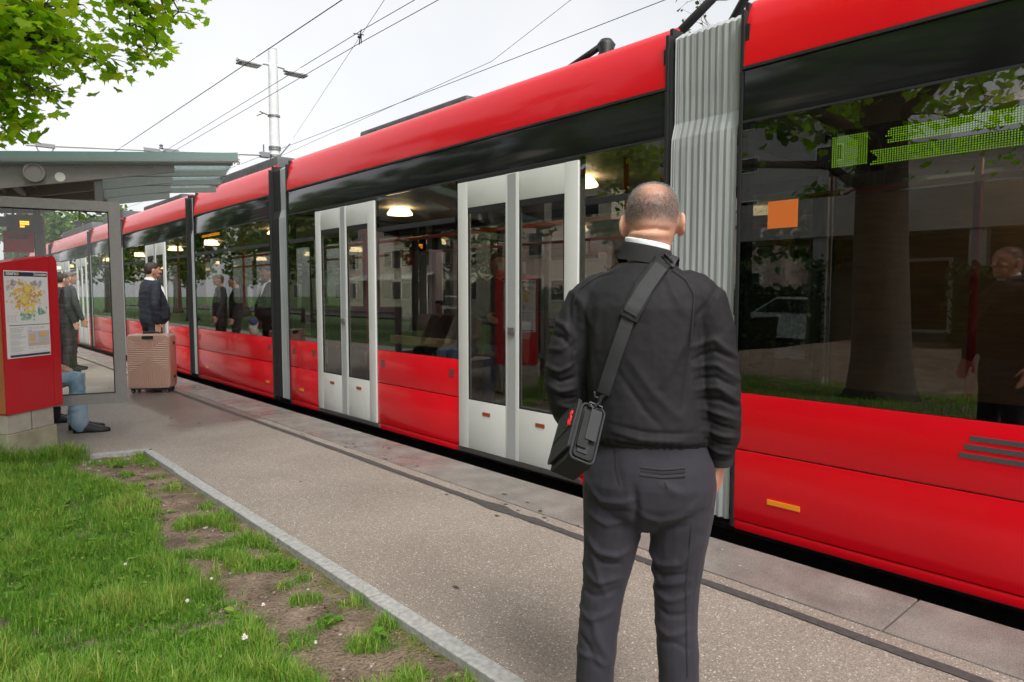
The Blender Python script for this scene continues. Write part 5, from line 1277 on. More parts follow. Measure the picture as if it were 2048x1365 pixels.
m.loft([ring(-.015, 0, z, a, b) for z, a, b in ((.80, .14, .10), (1.0, .135, .10), (1.2, .14, .10), (1.38, .13, .085), (1.44, .08, .06))])
for s_, E, W in ((1, (.205, -.02, 1.12), (.206, .008, .928)), (-1, (-.255, .0, 1.13), (-.200, .12, .955))):
    S_ = Vector((s_*.150-.02, 0, 1.365)); E, W = Vector(E), Vector(W)
    m.tube([S_, E, W], [.045, .036, .027], 10, round_ends=True)
    hand_parts(m, W + (W-E).normalized()*.01, Vector((-.07, .40, -1)) if s_ > 0 else Vector((.02, .35, -1)), Vector((s_, -.5, 0)), .98, .35)
    m.tube([(s_*.10, 0, .84), ((-.138, 0, .44) if s_ < 0 else (.090, 0, .44)), ((-.152, -.012, .09) if s_ < 0 else (.104, -.012, .09))], [.065, .045, .034], 10, round_ends=True)
me = fuse(m, .0055, 3)
V, N = mesh_np(me)
# nape crease and slight skin folds
d_, _ = seg_dist(V[:, [0, 2]], (-.04, 1.5805), (.045, 1.580)); back = (N[:, 1] < -.2)
bx_ = np.exp(-((V[:, 0]-.003)/.048)**4)*back
V = V - N*(0.0036*np.exp(-(d_/.0032)**2)*back)[:, None] + N*(bx_*(.0055*np.exp(-((V[:, 2]-1.594)/.013)**2) + .006*np.exp(-((V[:, 2]-1.566)/.011)**2)))[:, None]
set_co(me, V); me.transform(MM); body = link('body', me, None, man, True)
# scalp colour: stubble where hair grows, bare crown
def scalp_mat():
    ms = bpy.data.materials.new('skin_stubble'); ms.use_nodes = True; n = ms.node_tree; b = n.nodes['Principled BSDF']; b.inputs['Roughness'].default_value = .46
    b.inputs['Subsurface Weight'].default_value = .08; b.inputs['Subsurface Radius'].default_value = (.01, .004, .002)
    a = n.nodes.new('ShaderNodeAttribute'); a.attribute_name = 'stubble'
    t = n.nodes.new('ShaderNodeTexCoord'); x = n.nodes.new('ShaderNodeTexNoise'); x.inputs['Scale'].default_value = 420; n.links.new(t.outputs['Object'], x.inputs['Vector'])
    mu = n.nodes.new('ShaderNodeMath'); mu.operation = 'MULTIPLY'; n.links.new(a.outputs['Fac'], mu.inputs[0]); n.links.new(x.outputs['Fac'], mu.inputs[1])
    mx = n.nodes.new('ShaderNodeMix'); mx.data_type = 'RGBA'; mx.inputs[6].default_value = (.62, .34, .24, 1); mx.inputs[7].default_value = (.22, .16, .135, 1)
    n.links.new(mu.outputs[0], mx.inputs[0])
    x2 = n.nodes.new('ShaderNodeTexNoise'); x2.inputs['Scale'].default_value = 28; n.links.new(t.outputs['Object'], x2.inputs['Vector'])
    r = n.nodes.new('ShaderNodeValToRGB'); r.color_ramp.elements[0].color = (.88, .84, .82, 1); r.color_ramp.elements[1].color = (1.08, 1.04, 1.02, 1); n.links.new(x2.outputs['Fac'], r.inputs['Fac'])
    m2 = n.nodes.new('ShaderNodeMix'); m2.data_type = 'RGBA'; m2.blend_type = 'MULTIPLY'; m2.inputs[0].default_value = 1; n.links.new(mx.outputs[2], m2.inputs[6]); n.links.new(r.outputs['Color'], m2.inputs[7])
    n.links.new(m2.outputs[2], b.inputs['Base Color'])
    bp = n.nodes.new('ShaderNodeBump'); bp.inputs['Strength'].default_value = .12; bp.inputs['Distance'].default_value = .002; n.links.new(x.outputs['Fac'], bp.inputs['Height']); n.links.new(bp.outputs[0], b.inputs['Normal'])
    return ms
body.data.materials.append(scalp_mat())
def hair_density(L):      # L local coordinates
    x, y, z = L[:, 0]-HC.x, L[:, 1]-HC.y, L[:, 2]
    d = np.clip((z - 1.574)/.060, 0, 1)**1.2
    crown = np.hypot(x*1.0 - .006, (y + .050)*1.15, (z-1.694)*1.2) if False else np.sqrt(((x+.002)/.056)**2 + ((y+.055)/.060)**2 + ((z-1.690)/.042)**2)
    d = d*np.clip((crown - .15)/1.0, .14, 1)
    d = d*np.where(np.abs(x) > .079, 0, 1)
    d = d*np.clip((.055 - y + (z-1.66)*.9)/.03, 0, 1)
    return d
dens = hair_density(V); at = body.data.attributes.new('stubble', 'FLOAT', 'POINT'); at.data.foreach_set('value', (dens*1.25).astype(np.float32))
# --- cropped hair: fine strands combed from the crown
tri = []; pol = body.data.polygons
g = np.random.default_rng(77); HV = []; HF = []; HT = []
cand = np.where(dens > .04)[0]; pick = g.choice(cand, 48000); pick = pick[g.uniform(size=len(pick)) < dens[pick]]
Pn = N[pick]; Pp = V[pick] + g.normal(0, .0024, (len(pick), 3))
cw = np.array([HC.x+.006, HC.y-.055, 1.70]); flow = Pp - cw; flow[:, 2] -= .01; flow -= (flow*Pn).sum(1)[:, None]*Pn; flow /= np.linalg.norm(flow, axis=1)[:, None]+1e-6
flow = flow + g.normal(0, .35, flow.shape); dirh = flow*.75 + Pn*.62; dirh /= np.linalg.norm(dirh, axis=1)[:, None]
Lh = g.uniform(.003, .0070, len(pick))*np.clip((Pp[:, 2]-1.57)/.06, .35, 1.0)
side = np.cross(dirh, Pn); side /= np.linalg.norm(side, axis=1)[:, None]+1e-6
b0 = Pp - Pn*.001; tip = b0 + dirh*Lh[:, None]
Vh = np.stack([b0-side*.00034, b0+side*.00034, tip], 1).reshape(-1, 3)
Fh = np.arange(len(pick)*3).reshape(-1, 3); Th = np.repeat(np.clip(g.normal(.4, .3, len(pick)), 0, 1), 3)
hm = leafmat('hair_strands', (.055, .042, .036), (.17, .135, .118), (.52, .49, .47), .1, .45)
Vh = (np.c_[Vh, np.ones(len(Vh))] @ np.array(MM).T)[:, :3]
npmesh('hair', Vh, Fh, 'hair_strands', man, tone=Th)

# --- jacket
m = MB()
m.loft([ring(.0, .0, .962, .166, .122), ring(.0, .0, .985, .178, .138), ring(-.004, .004, 1.03, .181, .142), ring(-.008, .006, 1.10, .178, .138), ring(-.014, .006, 1.20, .178, .136), ring(-.020, .004, 1.29, .182, .134),
        ring(-.022, .0, 1.36, .186, .126), ring(-.021, -.004, 1.405, .176, .108), ring(-.018, -.006, 1.437, .146, .092), ring(-.016, -.006, 1.465, .106, .080), ring(-.013, -.004, 1.490, .076, .072)])
m.tube([(.112, -.005, 1.408), (.152, -.005, 1.372), (.178, -.012, 1.29), (.192, -.022, 1.20), (.200, -.028, 1.12), (.207, -.018, 1.05), (.208, -.004, .985), (.205, .006, .937)], [.062, .068, .062, .056, .055, .054, .050, .040], 18, round_ends=True)
m.tube([(-.142, -.005, 1.405), (-.184, -.005, 1.372), (-.222, -.012, 1.29), (-.244, -.016, 1.20), (-.252, -.004, 1.13), (-.242, .030, 1.06), (-.226, .085, .995), (-.205, .115, .955)], [.062, .068, .062, .060, .062, .060, .052, .040], 18, round_ends=True)
me = fuse(m, .0046, 6); V, N = mesh_np(me)
def JZ(zx, zy): return (zx*.000687-.3465, 1.758-zy*.000703)      # garment pattern units -> local (x, z)
def TZ(zx, zy): return (zx*.00063-.3465, 1.1476-zy*.000645)
def folds(V, N, strokes, conv):
    d = np.zeros(len(V)); P2 = V[:, [0, 2]]; bk = np.clip(.35 - N[:, 1], 0, 1); bk = np.clip(bk*2.0, 0, 1)
    for pts, wd, amp in strokes:
        q = [conv(*p) for p in pts]; n = len(q)-1; best = np.full(len(V), 9.0); tb = np.zeros(len(V))
        for i in range(n):
            ds, t = seg_dist(P2, q[i], q[i+1]); k = ds < best; best[k] = ds[k]; tb[k] = (i + t[k])/n
        d += amp*(.45*np.exp(-(best/wd)**2) + .75*np.clip(1-best/(1.5*wd), 0, 1)**1.4)*np.sin(np.clip(tb*.9+.05, 0, 1)*PI)**.5*bk
    return d
JS = [  # ridges (+) and valleys (-)
    ([(670, 560), (640, 700), (560, 860)], .016, .006), ([(680, 640), (660, 800), (640, 960)], .010, -.006), ([(300, 560), (270, 760), (260, 900)], .016, .005), ([(210, 620), (215, 800), (230, 930)], .010, -.006),
    ([(420, 760), (520, 900), (640, 1010)], .014, .004), ([(380, 820), (480, 960), (560, 1040)], .010, -.004), ([(560, 420), (600, 520), (650, 600)], .012, .004), ([(180, 500), (230, 560), (280, 660)], .014, .004),
    ([(360, 1060), (480, 1085), (640, 1090)], .007, .005), ([(350, 1030), (500, 1055), (700, 1060)], .006, -.0035), ([(330, 1100), (500, 1118), (700, 1120)], .006, -.004),
    # right sleeve
    ([(690, 600), (740, 540), (775, 480)], .010, -.006), ([(672, 720), (760, 690), (850, 760)], .009, .007), ([(680, 770), (760, 735), (845, 770)], .007, -.006), ([(680, 800), (770, 790), (860, 850)], .008, .007), ([(690, 850), (770, 840), (850, 880)], .007, -.006),
    ([(690, 890), (780, 880), (865, 940)], .009, .008), ([(700, 930), (790, 930), (860, 960)], .007, -.008), ([(705, 965), (780, 985), (855, 1010)], .008, .007), ([(715, 1010), (790, 1035), (850, 1050)], .006, -.006), ([(720, 1050), (790, 1075), (860, 1085)], .008, .008),
    ([(730, 1090), (790, 1115), (850, 1120)], .006, -.007), ([(735, 1125), (790, 1150), (840, 1160)], .007, .007),
    # left sleeve
    ([(100, 620), (150, 640), (190, 690)], .009, .007), ([(90, 680), (140, 690), (190, 740)], .008, -.006), ([(80, 740), (140, 740), (185, 700)], .009, .006), ([(65, 810), (130, 830), (190, 800)], .008, .008), ([(70, 850), (130, 875), (190, 860)], .007, -.008),
    ([(70, 885), (130, 915), (190, 905)], .008, .008), ([(90, 930), (140, 950), (190, 945)], .007, -.008), ([(100, 965), (150, 985), (190, 990)], .008, .007), ([(170, 470), (165, 560), (180, 650)], .009, -.006), ([(200, 560), (190, 700), (195, 860)], .010, -.007)]
d = folds(V, N, JS, JZ)
sl = np.clip((np.abs(V[:, 0]+.02) - .165)/.03, 0, 1)*np.clip((1.36-V[:, 2])/.06, 0, 1)
d += sl*.0035*vnoise(V*np.array([14, 14, 34]), 1.0, 2.0) + .0016*vnoise(V*np.array([6, 6, 12]), 1.0, 5.0) + .0010*vnoise(V, 55, 8.0)
hemz = np.clip((1.03-V[:, 2])/.05, 0, 1)*(1-sl); ang = np.arctan2(V[:, 1], V[:, 0]); d += hemz*.0008*np.sin(ang*30 + 3*np.sin(ang*5))
set_co(me, V + N*d[:, None])
jme = me.copy(); me.transform(MM)
mat('bomber', (0.0175, 0.0165, 0.0190), 0.72, spec=.22, var=.10, vscale=5, bump=.14, bscale=30, stretch=(1, 1, .6))
mat('knit', (0.018, 0.018, 0.019), 0.85, bump=.3, bscale=500)
link('jacket', me, 'bomber', man, True)
bm = bmesh.new(); bm.from_mesh(jme); JB = BVHTree.FromBMesh(bm); bm.free()
def back_y(bvh, x, z, dflt=-.12):
    for k in range(12):      # off the edge of the cloth: take the nearest cloth below
        h = bvh.ray_cast(Vector((x*(1-.02*k), -1, z-.006*k)), Vector((0, 1, 0)))
        if h[0] is not None: return h[0].y
    return dflt
def ribbon(bvh, pts, wds, lift, thick, name, mt, parent, sub=10, xdir=None, puff=0.0, collect=None):
    """a strap lying on the back: polyline in (x, z) with half widths"""
    P = []; 
    for i in range(len(pts)-1):
        for j in range(sub): t = j/sub; P.append((pts[i][0]*(1-t)+pts[i+1][0]*t, pts[i][1]*(1-t)+pts[i+1][1]*t, wds[i]*(1-t)+wds[i+1]*t))
    P.append((*pts[-1], wds[-1])); rings = []
    ysm = []
    for (x, z, wd) in P: ysm.append(min(back_y(bvh, x, z), back_y(bvh, x+.012, z), back_y(bvh, x-.012, z)))
    ysm = np.array(ysm)
    for _ in range(3): ysm[1:-1] = np.minimum(ysm[1:-1], (ysm[:-2]+ysm[2:])/2+.001)
    for i, (x, z, wd) in enumerate(P):
        a, b = P[max(0, i-1)], P[min(len(P)-1, i+1)]; dx, dz = b[0]-a[0], b[1]-a[1]; L = math.hypot(dx, dz); nx, nz = -dz/L, dx/L
        dyw = (back_y(bvh, x+nx*wd*.8, z+nz*wd*.8) - back_y(bvh, x-nx*wd*.8, z-nz*wd*.8))*.5
        dyw = max(-.02, min(.02, dyw))
        y = ysm[i]-lift; r = []
        for u, v in ((-1, 0), (-1, -.8), (-.85, -1-puff), (0, -1-puff*1.6), (.85, -1-puff), (1, -.8), (1, 0), (0, .3)):
            r.append(Vector((x+nx*wd*u, y+dyw*u+thick*v, z+nz*wd*u)))
        rings.append(r)
    m = MB(); m.loft(rings); m.xform(MM); o = m.build(name, mt, parent, auto=50); fix_normals(o); return o
# knit collar and white shirt collar
m = MB(); rings = []
for dz, a, b in ((.0, .083, .078), (.012, .079, .076), (.034, .073, .074), (.046, .0705, .073), (.050, .068, .0715), (.046, .0655, .069), (.02, .066, .069)):
    rings.append([Vector((-.014 + a*math.cos(t), -.002 + b*math.sin(t), 1.488 + dz*(1-.35*max(0, math.sin(t))) - .014*math.cos(t) - .03*max(0, math.sin(t)) + .0016*0)) for t in [2*PI*j/96 for j in range(96)]])
for k_, r in enumerate(rings[1:5]):
    for j, p in enumerate(r): q = Vector((p.x+.014, p.y+.002, 0)).normalized()*(.0009 if j % 2 else -.0007); p += q
m.loft(rings, cap=False); m.xform(MM); fix_normals(m.build('knit_collar', 'knit', man, auto=60))
m = MB(); rings = []
for dz, a, b in ((.02, .0630, .0665), (.044, .0640, .0685), (.060, .0650, .0695), (.064, .0635, .068), (.055, .062, .0665)):
    rings.append([Vector((-.011 + a*math.cos(t), -.001 + b*math.sin(t), 1.488 + dz*(1-.35*max(0, math.sin(t))) - .013*math.cos(t) - .03*max(0, math.sin(t)))) for t in [2*PI*j/48 for j in range(48)]])
m.loft(rings, cap=False); m.xform(MM); fix_normals(m.build('shirt_collar', 'cloth_white', man, smooth=True))
# cuffs and hem band
def cuff(a, b, r0, r1, n=60):
    a, b = Vector(a), Vector(b); t = (b-a).normalized(); u = t.orthogonal().normalized(); v = t.cross(u); m = MB(); rings = []
    for f, r in ((0, r0), (.25, r0*.98), (.9, r1), (1.0, r1*.97), (1.0, r1*.82), (.6, r1*.8)):
        c = a.lerp(b, f); rings.append([c + u*((r+(.0008 if j % 2 else -.0006))*math.cos(2*PI*j/n)) + v*((r+(.0008 if j % 2 else -.0006))*math.sin(2*PI*j/n)) for j in range(n)])
    m.loft(rings, cap=False); m.xform(MM); fix_normals(m.build('knit_cuff', 'knit', man, auto=60))
cuff((.2055, .005, .948), (.206, .010, .902), .0375, .0345); cuff((-.207, .11, .965), (-.197, .128, .925), .037, .034)
# raglan seams
for pts in ([(352, 408), (300, 428), (212, 482), (180, 565)], [(592, 412), (645, 448), (678, 508), (672, 600), (668, 690)]):
    ribbon(JB, [JZ(*p) for p in pts], [.0012]*len(pts), .0005, .0012, 'seam', 'knit', man, sub=6)
# --- trousers
m = MB()
m.loft([ring(.0, .0, 1.00, .155, .118), ring(.002, .0, .95, .168, .124), ring(.004, -.004, .90, .186, .132), ring(.004, -.008, .85, .193, .136), ring(.004, -.006, .80, .190, .130), ring(.003, -.002, .765, .172, .118), ring(.0, .0, .735, .110, .095), ring(-.002, .0, .712, .045, .07), ring(-.004, .0, .700, .018, .04)])
m.tube([(-.100, -.006, .84), (-.098, -.006, .75), (-.110, -.002, .64), (-.122, .004, .54), (-.134, .0, .46), (-.144, -.008, .36), (-.150, -.012, .26), (-.152, -.014, .16), (-.152, -.012, .045)], [.094, .094, .081, .070, .064, .061, .059, .058, .060], 18)
m.tube([(.104, -.006, .84), (.097, -.006, .75), (.090, -.002, .64), (.090, .004, .54), (.088, .0, .46), (.092, -.008, .36), (.098, -.012, .26), (.102, -.014, .16), (.104, -.012, .045)], [.094, .094, .081, .070, .065, .062, .060, .058, .060], 18)
me = fuse(m, .0062, 4); V, N = mesh_np(me)
TS = [([(240, 430), (340, 530), (440, 520), (500, 500)], .010, .006), ([(260, 480), (350, 570), (470, 560)], .008, -.005), ([(500, 560), (600, 600), (720, 560), (790, 480)], .011, .006), ([(505, 600), (600, 645), (730, 620)], .008, -.005),
      ([(270, 600), (370, 640), (490, 600)], .009, .005), ([(270, 720), (330, 780), (420, 790), (470, 760)], .010, .007), ([(275, 760), (340, 830), (430, 830)], .008, -.006), ([(520, 740), (600, 830), (700, 800), (780, 700)], .011, .007), ([(530, 790), (610, 880), (720, 850)], .008, -.006),
      ([(545, 850), (620, 920), (740, 880)], .010, .006), ([(250, 880), (320, 930), (430, 900)], .010, .006), ([(300, 800), (330, 900), (370, 1000)], .010, .005), ([(230, 980), (310, 1000), (420, 960)], .009, -.005), ([(560, 960), (650, 990), (755, 950)], .010, .006), ([(560, 1020), (650, 1060), (750, 1040)], .009, -.005),
      ([(225, 1080), (290, 1110), (400, 1060)], .010, .006), ([(300, 1090), (330, 1200), (380, 1300)], .012, .007), ([(570, 1120), (650, 1150), (750, 1120)], .010, .005), ([(590, 1200), (680, 1180), (760, 1210)], .010, -.004), ([(220, 1180), (280, 1230), (330, 1330)], .010, -.006), ([(215, 1290), (300, 1280), (380, 1330)], .010, .006),
      ([(490, 450), (500, 540), (500, 640)], .012, -.010), ([(600, 420), (640, 440), (700, 470)], .012, .004), ([(400, 280), (415, 380), (450, 480)], .010, -.002)]
d = folds(V, N, TS, TZ)
d += .0030*vnoise(V*np.array([9, 9, 16]), 1.0, 4.0) + .0008*vnoise(V, 50, 1.0)
set_co(me, V + N*d[:, None]); tme = me.copy(); me.transform(MM)
mat('trouser_cloth', (0.030, 0.028, 0.037), 0.75, spec=.3, var=.10, vscale=6, bump=.10, bscale=1100, sheen=.05)
link('trousers', me, 'trouser_cloth', man, True)
bm = bmesh.new(); bm.from_mesh(tme); TB = BVHTree.FromBMesh(bm); bm.free()
mat('trouser_dark', (0.014, 0.014, 0.017), 0.85)
for zy, wd in ((356, .0032), (388, .0032)):
    ribbon(TB, [TZ(514, zy), TZ(610, zy+6), TZ(712, zy-2)], [wd]*3, .0006, .0016, 'pocket_welt', 'trouser_cloth', man, sub=6)
ribbon(TB, [TZ(516, 371), TZ(610, 377), TZ(711, 368)], [.004]*3, -.0006, .0012, 'pocket_slit', 'trouser_dark', man, sub=6)
ribbon(TB, [TZ(404, 280), TZ(410, 370), TZ(430, 440)], [.0010]*3, .0002, .0008, 'seam', 'trouser_dark', man, sub=6)
ribbon(TB, [TZ(742, 620), TZ(736, 760), TZ(728, 900), TZ(735, 1100), TZ(742, 1330)], [.0009]*5, .0002, .0008, 'seam', 'trouser_dark', man, sub=8)
ribbon(TB, [TZ(622, 412), TZ(634, 440)], [.0016]*2, .0003, .001, 'button_loop', 'trouser_dark', man, sub=4)
for x, yaw in ((-.152, R(8)), (.104, R(-6))):
    q = shoe_parts((x, .02, 0), yaw, 1.1); q.xform(MM); fix_normals(q.build('shoe', 'shoe_black', man, smooth=True))

# ------------------------------------------------------------------ shoulder bag on its strap
bag = thing('shoulder_bag', 'small black camera bag with red logo hanging on a padded shoulder strap', 'bag', tuple(MM @ Vector((-.2, -.2, .88))))
TR = Vector((-.178, -.225, 1.116)); e1 = Vector((-.066, .108, -.078)); e2 = Vector((-.023, -.098, -.116)); e3 = Vector((.061, .018, -.027))
n1, n2, n3 = e1.normalized(), e2.normalized(), e3.normalized(); L1, L2, L3 = .148, .156, .072
def bp(a, b, c): return TR + n1*a + n2*b + n3*c           # a: across the flap, b: downwards, c: depth
def bag_loft(rings, name, mt, auto=40, cap=True):
    m = MB(); m.loft(rings, cap); m.xform(MM); return fix_normals(m.build(name, mt, bag, auto=auto))
def rr_ring(a0, a1, b0, b1, r, c, k=5):
    out = []
    for cx, cy, s in ((a1-r, b0+r, -PI/2), (a1-r, b1-r, 0), (a0+r, b1-r, PI/2), (a0+r, b0+r, PI)):
        for i in range(k+1): t = s + PI/2*i/k; out.append(bp(cx+math.cos(t)*r, cy+math.sin(t)*r, c))
    return out
bag_loft([rr_ring(.004, L1-.004, .004, L2+.012, .020, c) for c in (.004, .012, L3-.006, L3)], 'case', 'bag_black')
bag_loft([rr_ring(-.002, L1+.002, -.002, L2-.012, .010, c) for c in (-.006, -.004, .003)] , 'flap', 'bag_black')
# piping round the flap and the gusset
def piping(pts, r, mt='bag_binding', name='piping'):
    m = MB(); m.tube(pts + [pts[0]], r, 7, cap=False); m.xform(MM); fix_normals(m.build(name, mt, bag, smooth=True))
piping(rr_ring(-.002, L1+.002, -.002, L2-.012, .010, -.005), .0028)
# gusset (narrow side towards the viewer): its own rounded frame in the plane of n2 / n3
def gz(b, c, o): return TR + n1*(-o) + n2*b + n3*c
def g_ring(b0, b1, c0, c1, r, o, k=5):
    out = []
    for cx, cy, s in ((b1-r, c0+r, -PI/2), (b1-r, c1-r, 0), (b0+r, c1-r, PI/2), (b0+r, c0+r, PI)):
        for i in range(k+1): t = s + PI/2*i/k; out.append(gz(cx+math.cos(t)*r, cy+math.sin(t)*r, o))
    return out
piping(g_ring(.004, L2+.012, .006, L3, .014, .0), .0034)
bag_loft([g_ring(.010, L2+.004, .012, L3-.006, .012, o) for o in (-.008, .002)], 'gusset', 'bag_black')
bag_loft([g_ring(.030, L2-.020, .014, L3-.030, .005, o) for o in (.002, .010, .013)], 'side_pocket', 'bag_black')
bag_loft([g_ring(.020, L2-.045, .030, L3-.012, .002, o) for o in (.014, .0165)], 'webbing_tab', 'bag_binding')
bag_loft([g_ring(L2-.034, L2-.008, .020, L3-.024, .002, o) for o in (.002, .006)], 'webbing_loop', 'bag_binding')
m = MB(); m.tube([bp(.002, .080, -.0075), bp(.05, .077, -.008), bp(.10, .078, -.008), bp(L1, .086, -.0075)], .0012, 5); m.xform(MM); m.build('flap_seam', 'bag_binding', bag)
# embroidered red mark, upright along the flap's edge
m = MB(); cc = (.034, .046)
def lg(u, v): return bp(cc[0]-u*.9, cc[1]+v, -.0078)
ringpts = [lg(.010*math.cos(t), .011*math.sin(t)+.006) for t in np.linspace(0, 2*PI, 15)[:-1]]
m.tube(ringpts + [ringpts[0]], .0032, 6, cap=False); m.tube([lg(-.012, .021), lg(.010, .021)], .0030, 6); m.tube([lg(-.004, -.022), lg(-.009, -.018), lg(-.006, -.012), lg(.004, -.010), lg(.006, -.016), lg(.004, -.022)], .0034, 6); m.tube([lg(.0, -.012), lg(.004, -.004)], .003, 6)
m.xform(MM); m.build('red_logo', 'logo_red', bag, smooth=True)
# strap: webbing, pad, buckles
st_top = JZ(575, 372); pad0 = JZ(545, 395); pad1 = JZ(418, 605); low = JZ(318, 910)
ribbon(JB, [JZ(582, 364), JZ(566, 380), JZ(545, 402)], [.018, .019, .020], .004, .0022, 'strap', 'bag_binding', bag)
ribbon(JB, [JZ(553, 378), JZ(480, 480), pad1], [.026, .028, .028], .006, .004, 'strap_pad', 'bag_black', bag, puff=.8)
ribbon(JB, [JZ(545, 398), JZ(480, 490), JZ(425, 585)], [.019, .020, .020], .0172, .0010, 'pad_panel', 'bag_binding', bag)
ribbon(JB, [pad1, JZ(365, 760), low], [.0185, .0185, .0185], .006, .0016, 'strap', 'bag_binding', bag)
yb_ = back_y(JB, *low)
lowp = Vector((low[0], yb_-.008, low[1])); ringp_ = gz(.012, L3*.55, .010)
m = MB(); sx = Vector((.92, 0, .38)).normalized()
m.tube([lowp + sx*.026 + Vector((0, 0, .012)), lowp + sx*.026, lowp + sx*.014 - Vector((0, 0, .008)), lowp - sx*.014 - Vector((0, 0, .008)), lowp - sx*.026, lowp - sx*.026 + Vector((0, 0, .012))], .0042, 7, round_ends=True)
m.tube([lowp - Vector((0, 0, .008)), lowp.lerp(ringp_, .35), lowp.lerp(ringp_, .7) + Vector((.004, -.004, 0)), ringp_ + Vector((.006, -.003, .010))], [.006, .0065, .0055, .004], 8, round_ends=True)
m.tube([ringp_ + Vector((.006, -.003, .010)), ringp_ + Vector((-.004, -.004, -.002)), ringp_ + Vector((-.012, -.002, .008))], .0034, 7, round_ends=True)
m.xform(MM); m.build('snap_hook', 'buckle', bag, smooth=True)
m = MB(); m.tube([ringp_ - n3*.020 + n2*.002, ringp_ - n3*.018 - n2*.010, ringp_ + n3*.018 - n2*.010, ringp_ + n3*.020 + n2*.002, ringp_ - n3*.020 + n2*.002], .0032, 7); m.xform(MM); m.build('ring', 'buckle', bag, smooth=True)
q = JZ(538, 385); yq = back_y(JB, *q)-.014
m = MB(); u_ = Vector((.80, 0, -.46)).normalized(); v_ = Vector((.46, 0, .80)).normalized(); c_ = Vector((q[0], yq, q[1]))
m.tube([c_+u_*.021+v_*.006, c_-u_*.021+v_*.006, c_-u_*.021-v_*.006, c_+u_*.021-v_*.006, c_+u_*.021+v_*.006], .0024, 7); m.xform(MM); m.build('strap_slider', 'buckle', bag, smooth=True)
# strap continues over the shoulder and down the chest to the far side of the bag
front = [(.046, back_y(JB, .046, 1.478)-.005, 1.482), (.056, -.045, 1.502), (.063, -.005, 1.512), (.066, .035, 1.505), (.062, .08, 1.47), (.03, .135, 1.38), (-.06, .150, 1.26), (-.15, .135, 1.14), (-.205, .06, 1.07), (-.235, -.03, 1.045)]
m = MB(); rings = []
for i, p in enumerate(front):
    a, b = Vector(front[max(0, i-1)]), Vector(front[min(len(front)-1, i+1)]); t = (b-a).normalized(); nrm = Vector((p[0]*.3, p[1], .25 if i < 3 else 0)).normalized(); wv = t.cross(nrm).normalized() if i > 3 else -Vector((.90, -.1, -.42)).normalized(); nn = wv.cross(t)
    rings.append([Vector(p)+wv*.0185, Vector(p)+wv*.0185+nn*.002, Vector(p)-wv*.0185+nn*.002, Vector(p)-wv*.0185])
m.loft(rings); m.xform(MM); fix_normals(m.build('strap', 'bag_binding', bag))
# ------------------------------------------------------------------ suitcase
SU = Vector((2.62, 10.66, 0)); syaw = math.atan2(10.52-10.82, 2.85-2.37)
sux = Vector((math.cos(syaw), math.sin(syaw), 0)); suy = Vector((-sux.y, sux.x, 0))
def su(u, d, z): return SU + sux*u + suy*d + UZ*z
case = thing('suitcase', 'large rose gold hard shell suitcase with ribbed cross pattern', 'suitcase', tuple(SU))
SW, SZ0, SZ1, SD = .285, .065, .83, .15
def rrect(w_, z0, z1, r, d, k=5):
    out = []
    for cx, cz, s in ((w_-r, z0+r, -PI/2), (w_-r, z1-r, 0), (-w_+r, z1-r, PI/2), (-w_+r, z0+r, PI)):
        for i in range(k+1): t = s + PI/2*i/k; out.append(su(cx+math.cos(t)*r, d, cz+math.sin(t)*r))
    return out
for name, ds in (('front_shell', ((-SD, .012), (-SD+.010, .004), (-SD+.03, 0), (-.004, 0))), ('back_shell', ((.004, 0), (SD-.03, 0), (SD-.01, .004), (SD, .012)))):
    m = MB(); m.loft([rrect(SW-e, SZ0+e, SZ1-e, .05, d) for d, e in ds]); fix_normals(m.build(name, 'suitcase_shell', case, auto=35))
m = MB(); m.loft([rrect(SW-.004, SZ0+.004, SZ1-.004, .047, d) for d in (-.0035, .0035)]); fix_normals(m.build('zip_band', 'suitcase_trim', case))
# ribs: vertical in the top and bottom wedges, horizontal at the sides
zc_t, zc_b = .585, .50; zt, zb = .79, .105
def rib(u0, z0, u1, z1):
    m = MB(); a, b = su(u0, -SD-.0005, z0), su(u1, -SD-.0005, z1); t = (b-a).normalized(); s_ = t.cross(-suy).normalized()*.0085
    m.add([a-s_, a+s_, b+s_, b-s_, a-suy*.008, b-suy*.008], [(0, 4, 5, 3), (4, 1, 2, 5), (0, 1, 4), (3, 5, 2)]); m.build('rib', 'suitcase_shell', case)
hw = SW-.035
for i in range(-9, 10):
    u = i*.0262; f = abs(u)/hw
    if abs(u) > .045: rib(u, .60+f*.175, u, zt) if .60+f*.19 < zt-.01 else None
    else: rib(u, .60+f*.175, u, .745)
    ztop = .49 - f*.205 if f < .88 else .31
    rib(u, zb, u, ztop)
for i in range(20):
    z = .30 + i*.0262
    if z > .792: break
    if z < .49: ui = max(0, (.49-z)/.205*hw)
    elif z < .60: ui = 0
    else: ui = (z-.60)/.175*hw
    ui = min(ui+.008, hw)
    if ui < .01: rib(-hw, z, hw, z)
    elif hw-ui > .01: rib(-hw, z, -ui, z); rib(ui, z, hw, z)
m = MB(); m.obox(su(0, -SD-.004, .788), sux*.075, suy*.012, UZ*.022, .006); m.build('handle_recess', 'suitcase_trim', case)
m = MB(); m.tube([su(-.10, 0, SZ1-.012), su(-.095, 0, SZ1+.022), su(0, 0, SZ1+.030), su(.095, 0, SZ1+.022), su(.10, 0, SZ1-.012)], .013, 8); m.build('top_handle', 'suitcase_trim', case, smooth=True)
for z in (.70, .22):
    m = MB(); m.obox(su(SW+.008, 0, z), sux*.012, suy*.014, UZ*.02, .004); m.build('side_stud', 'suitcase_trim', case)
m = MB(); m.obox(su(0, 0, SZ0-.002), sux*(SW-.03), suy*(SD-.02), UZ*.010); m.build('base_trim', 'suitcase_trim', case)
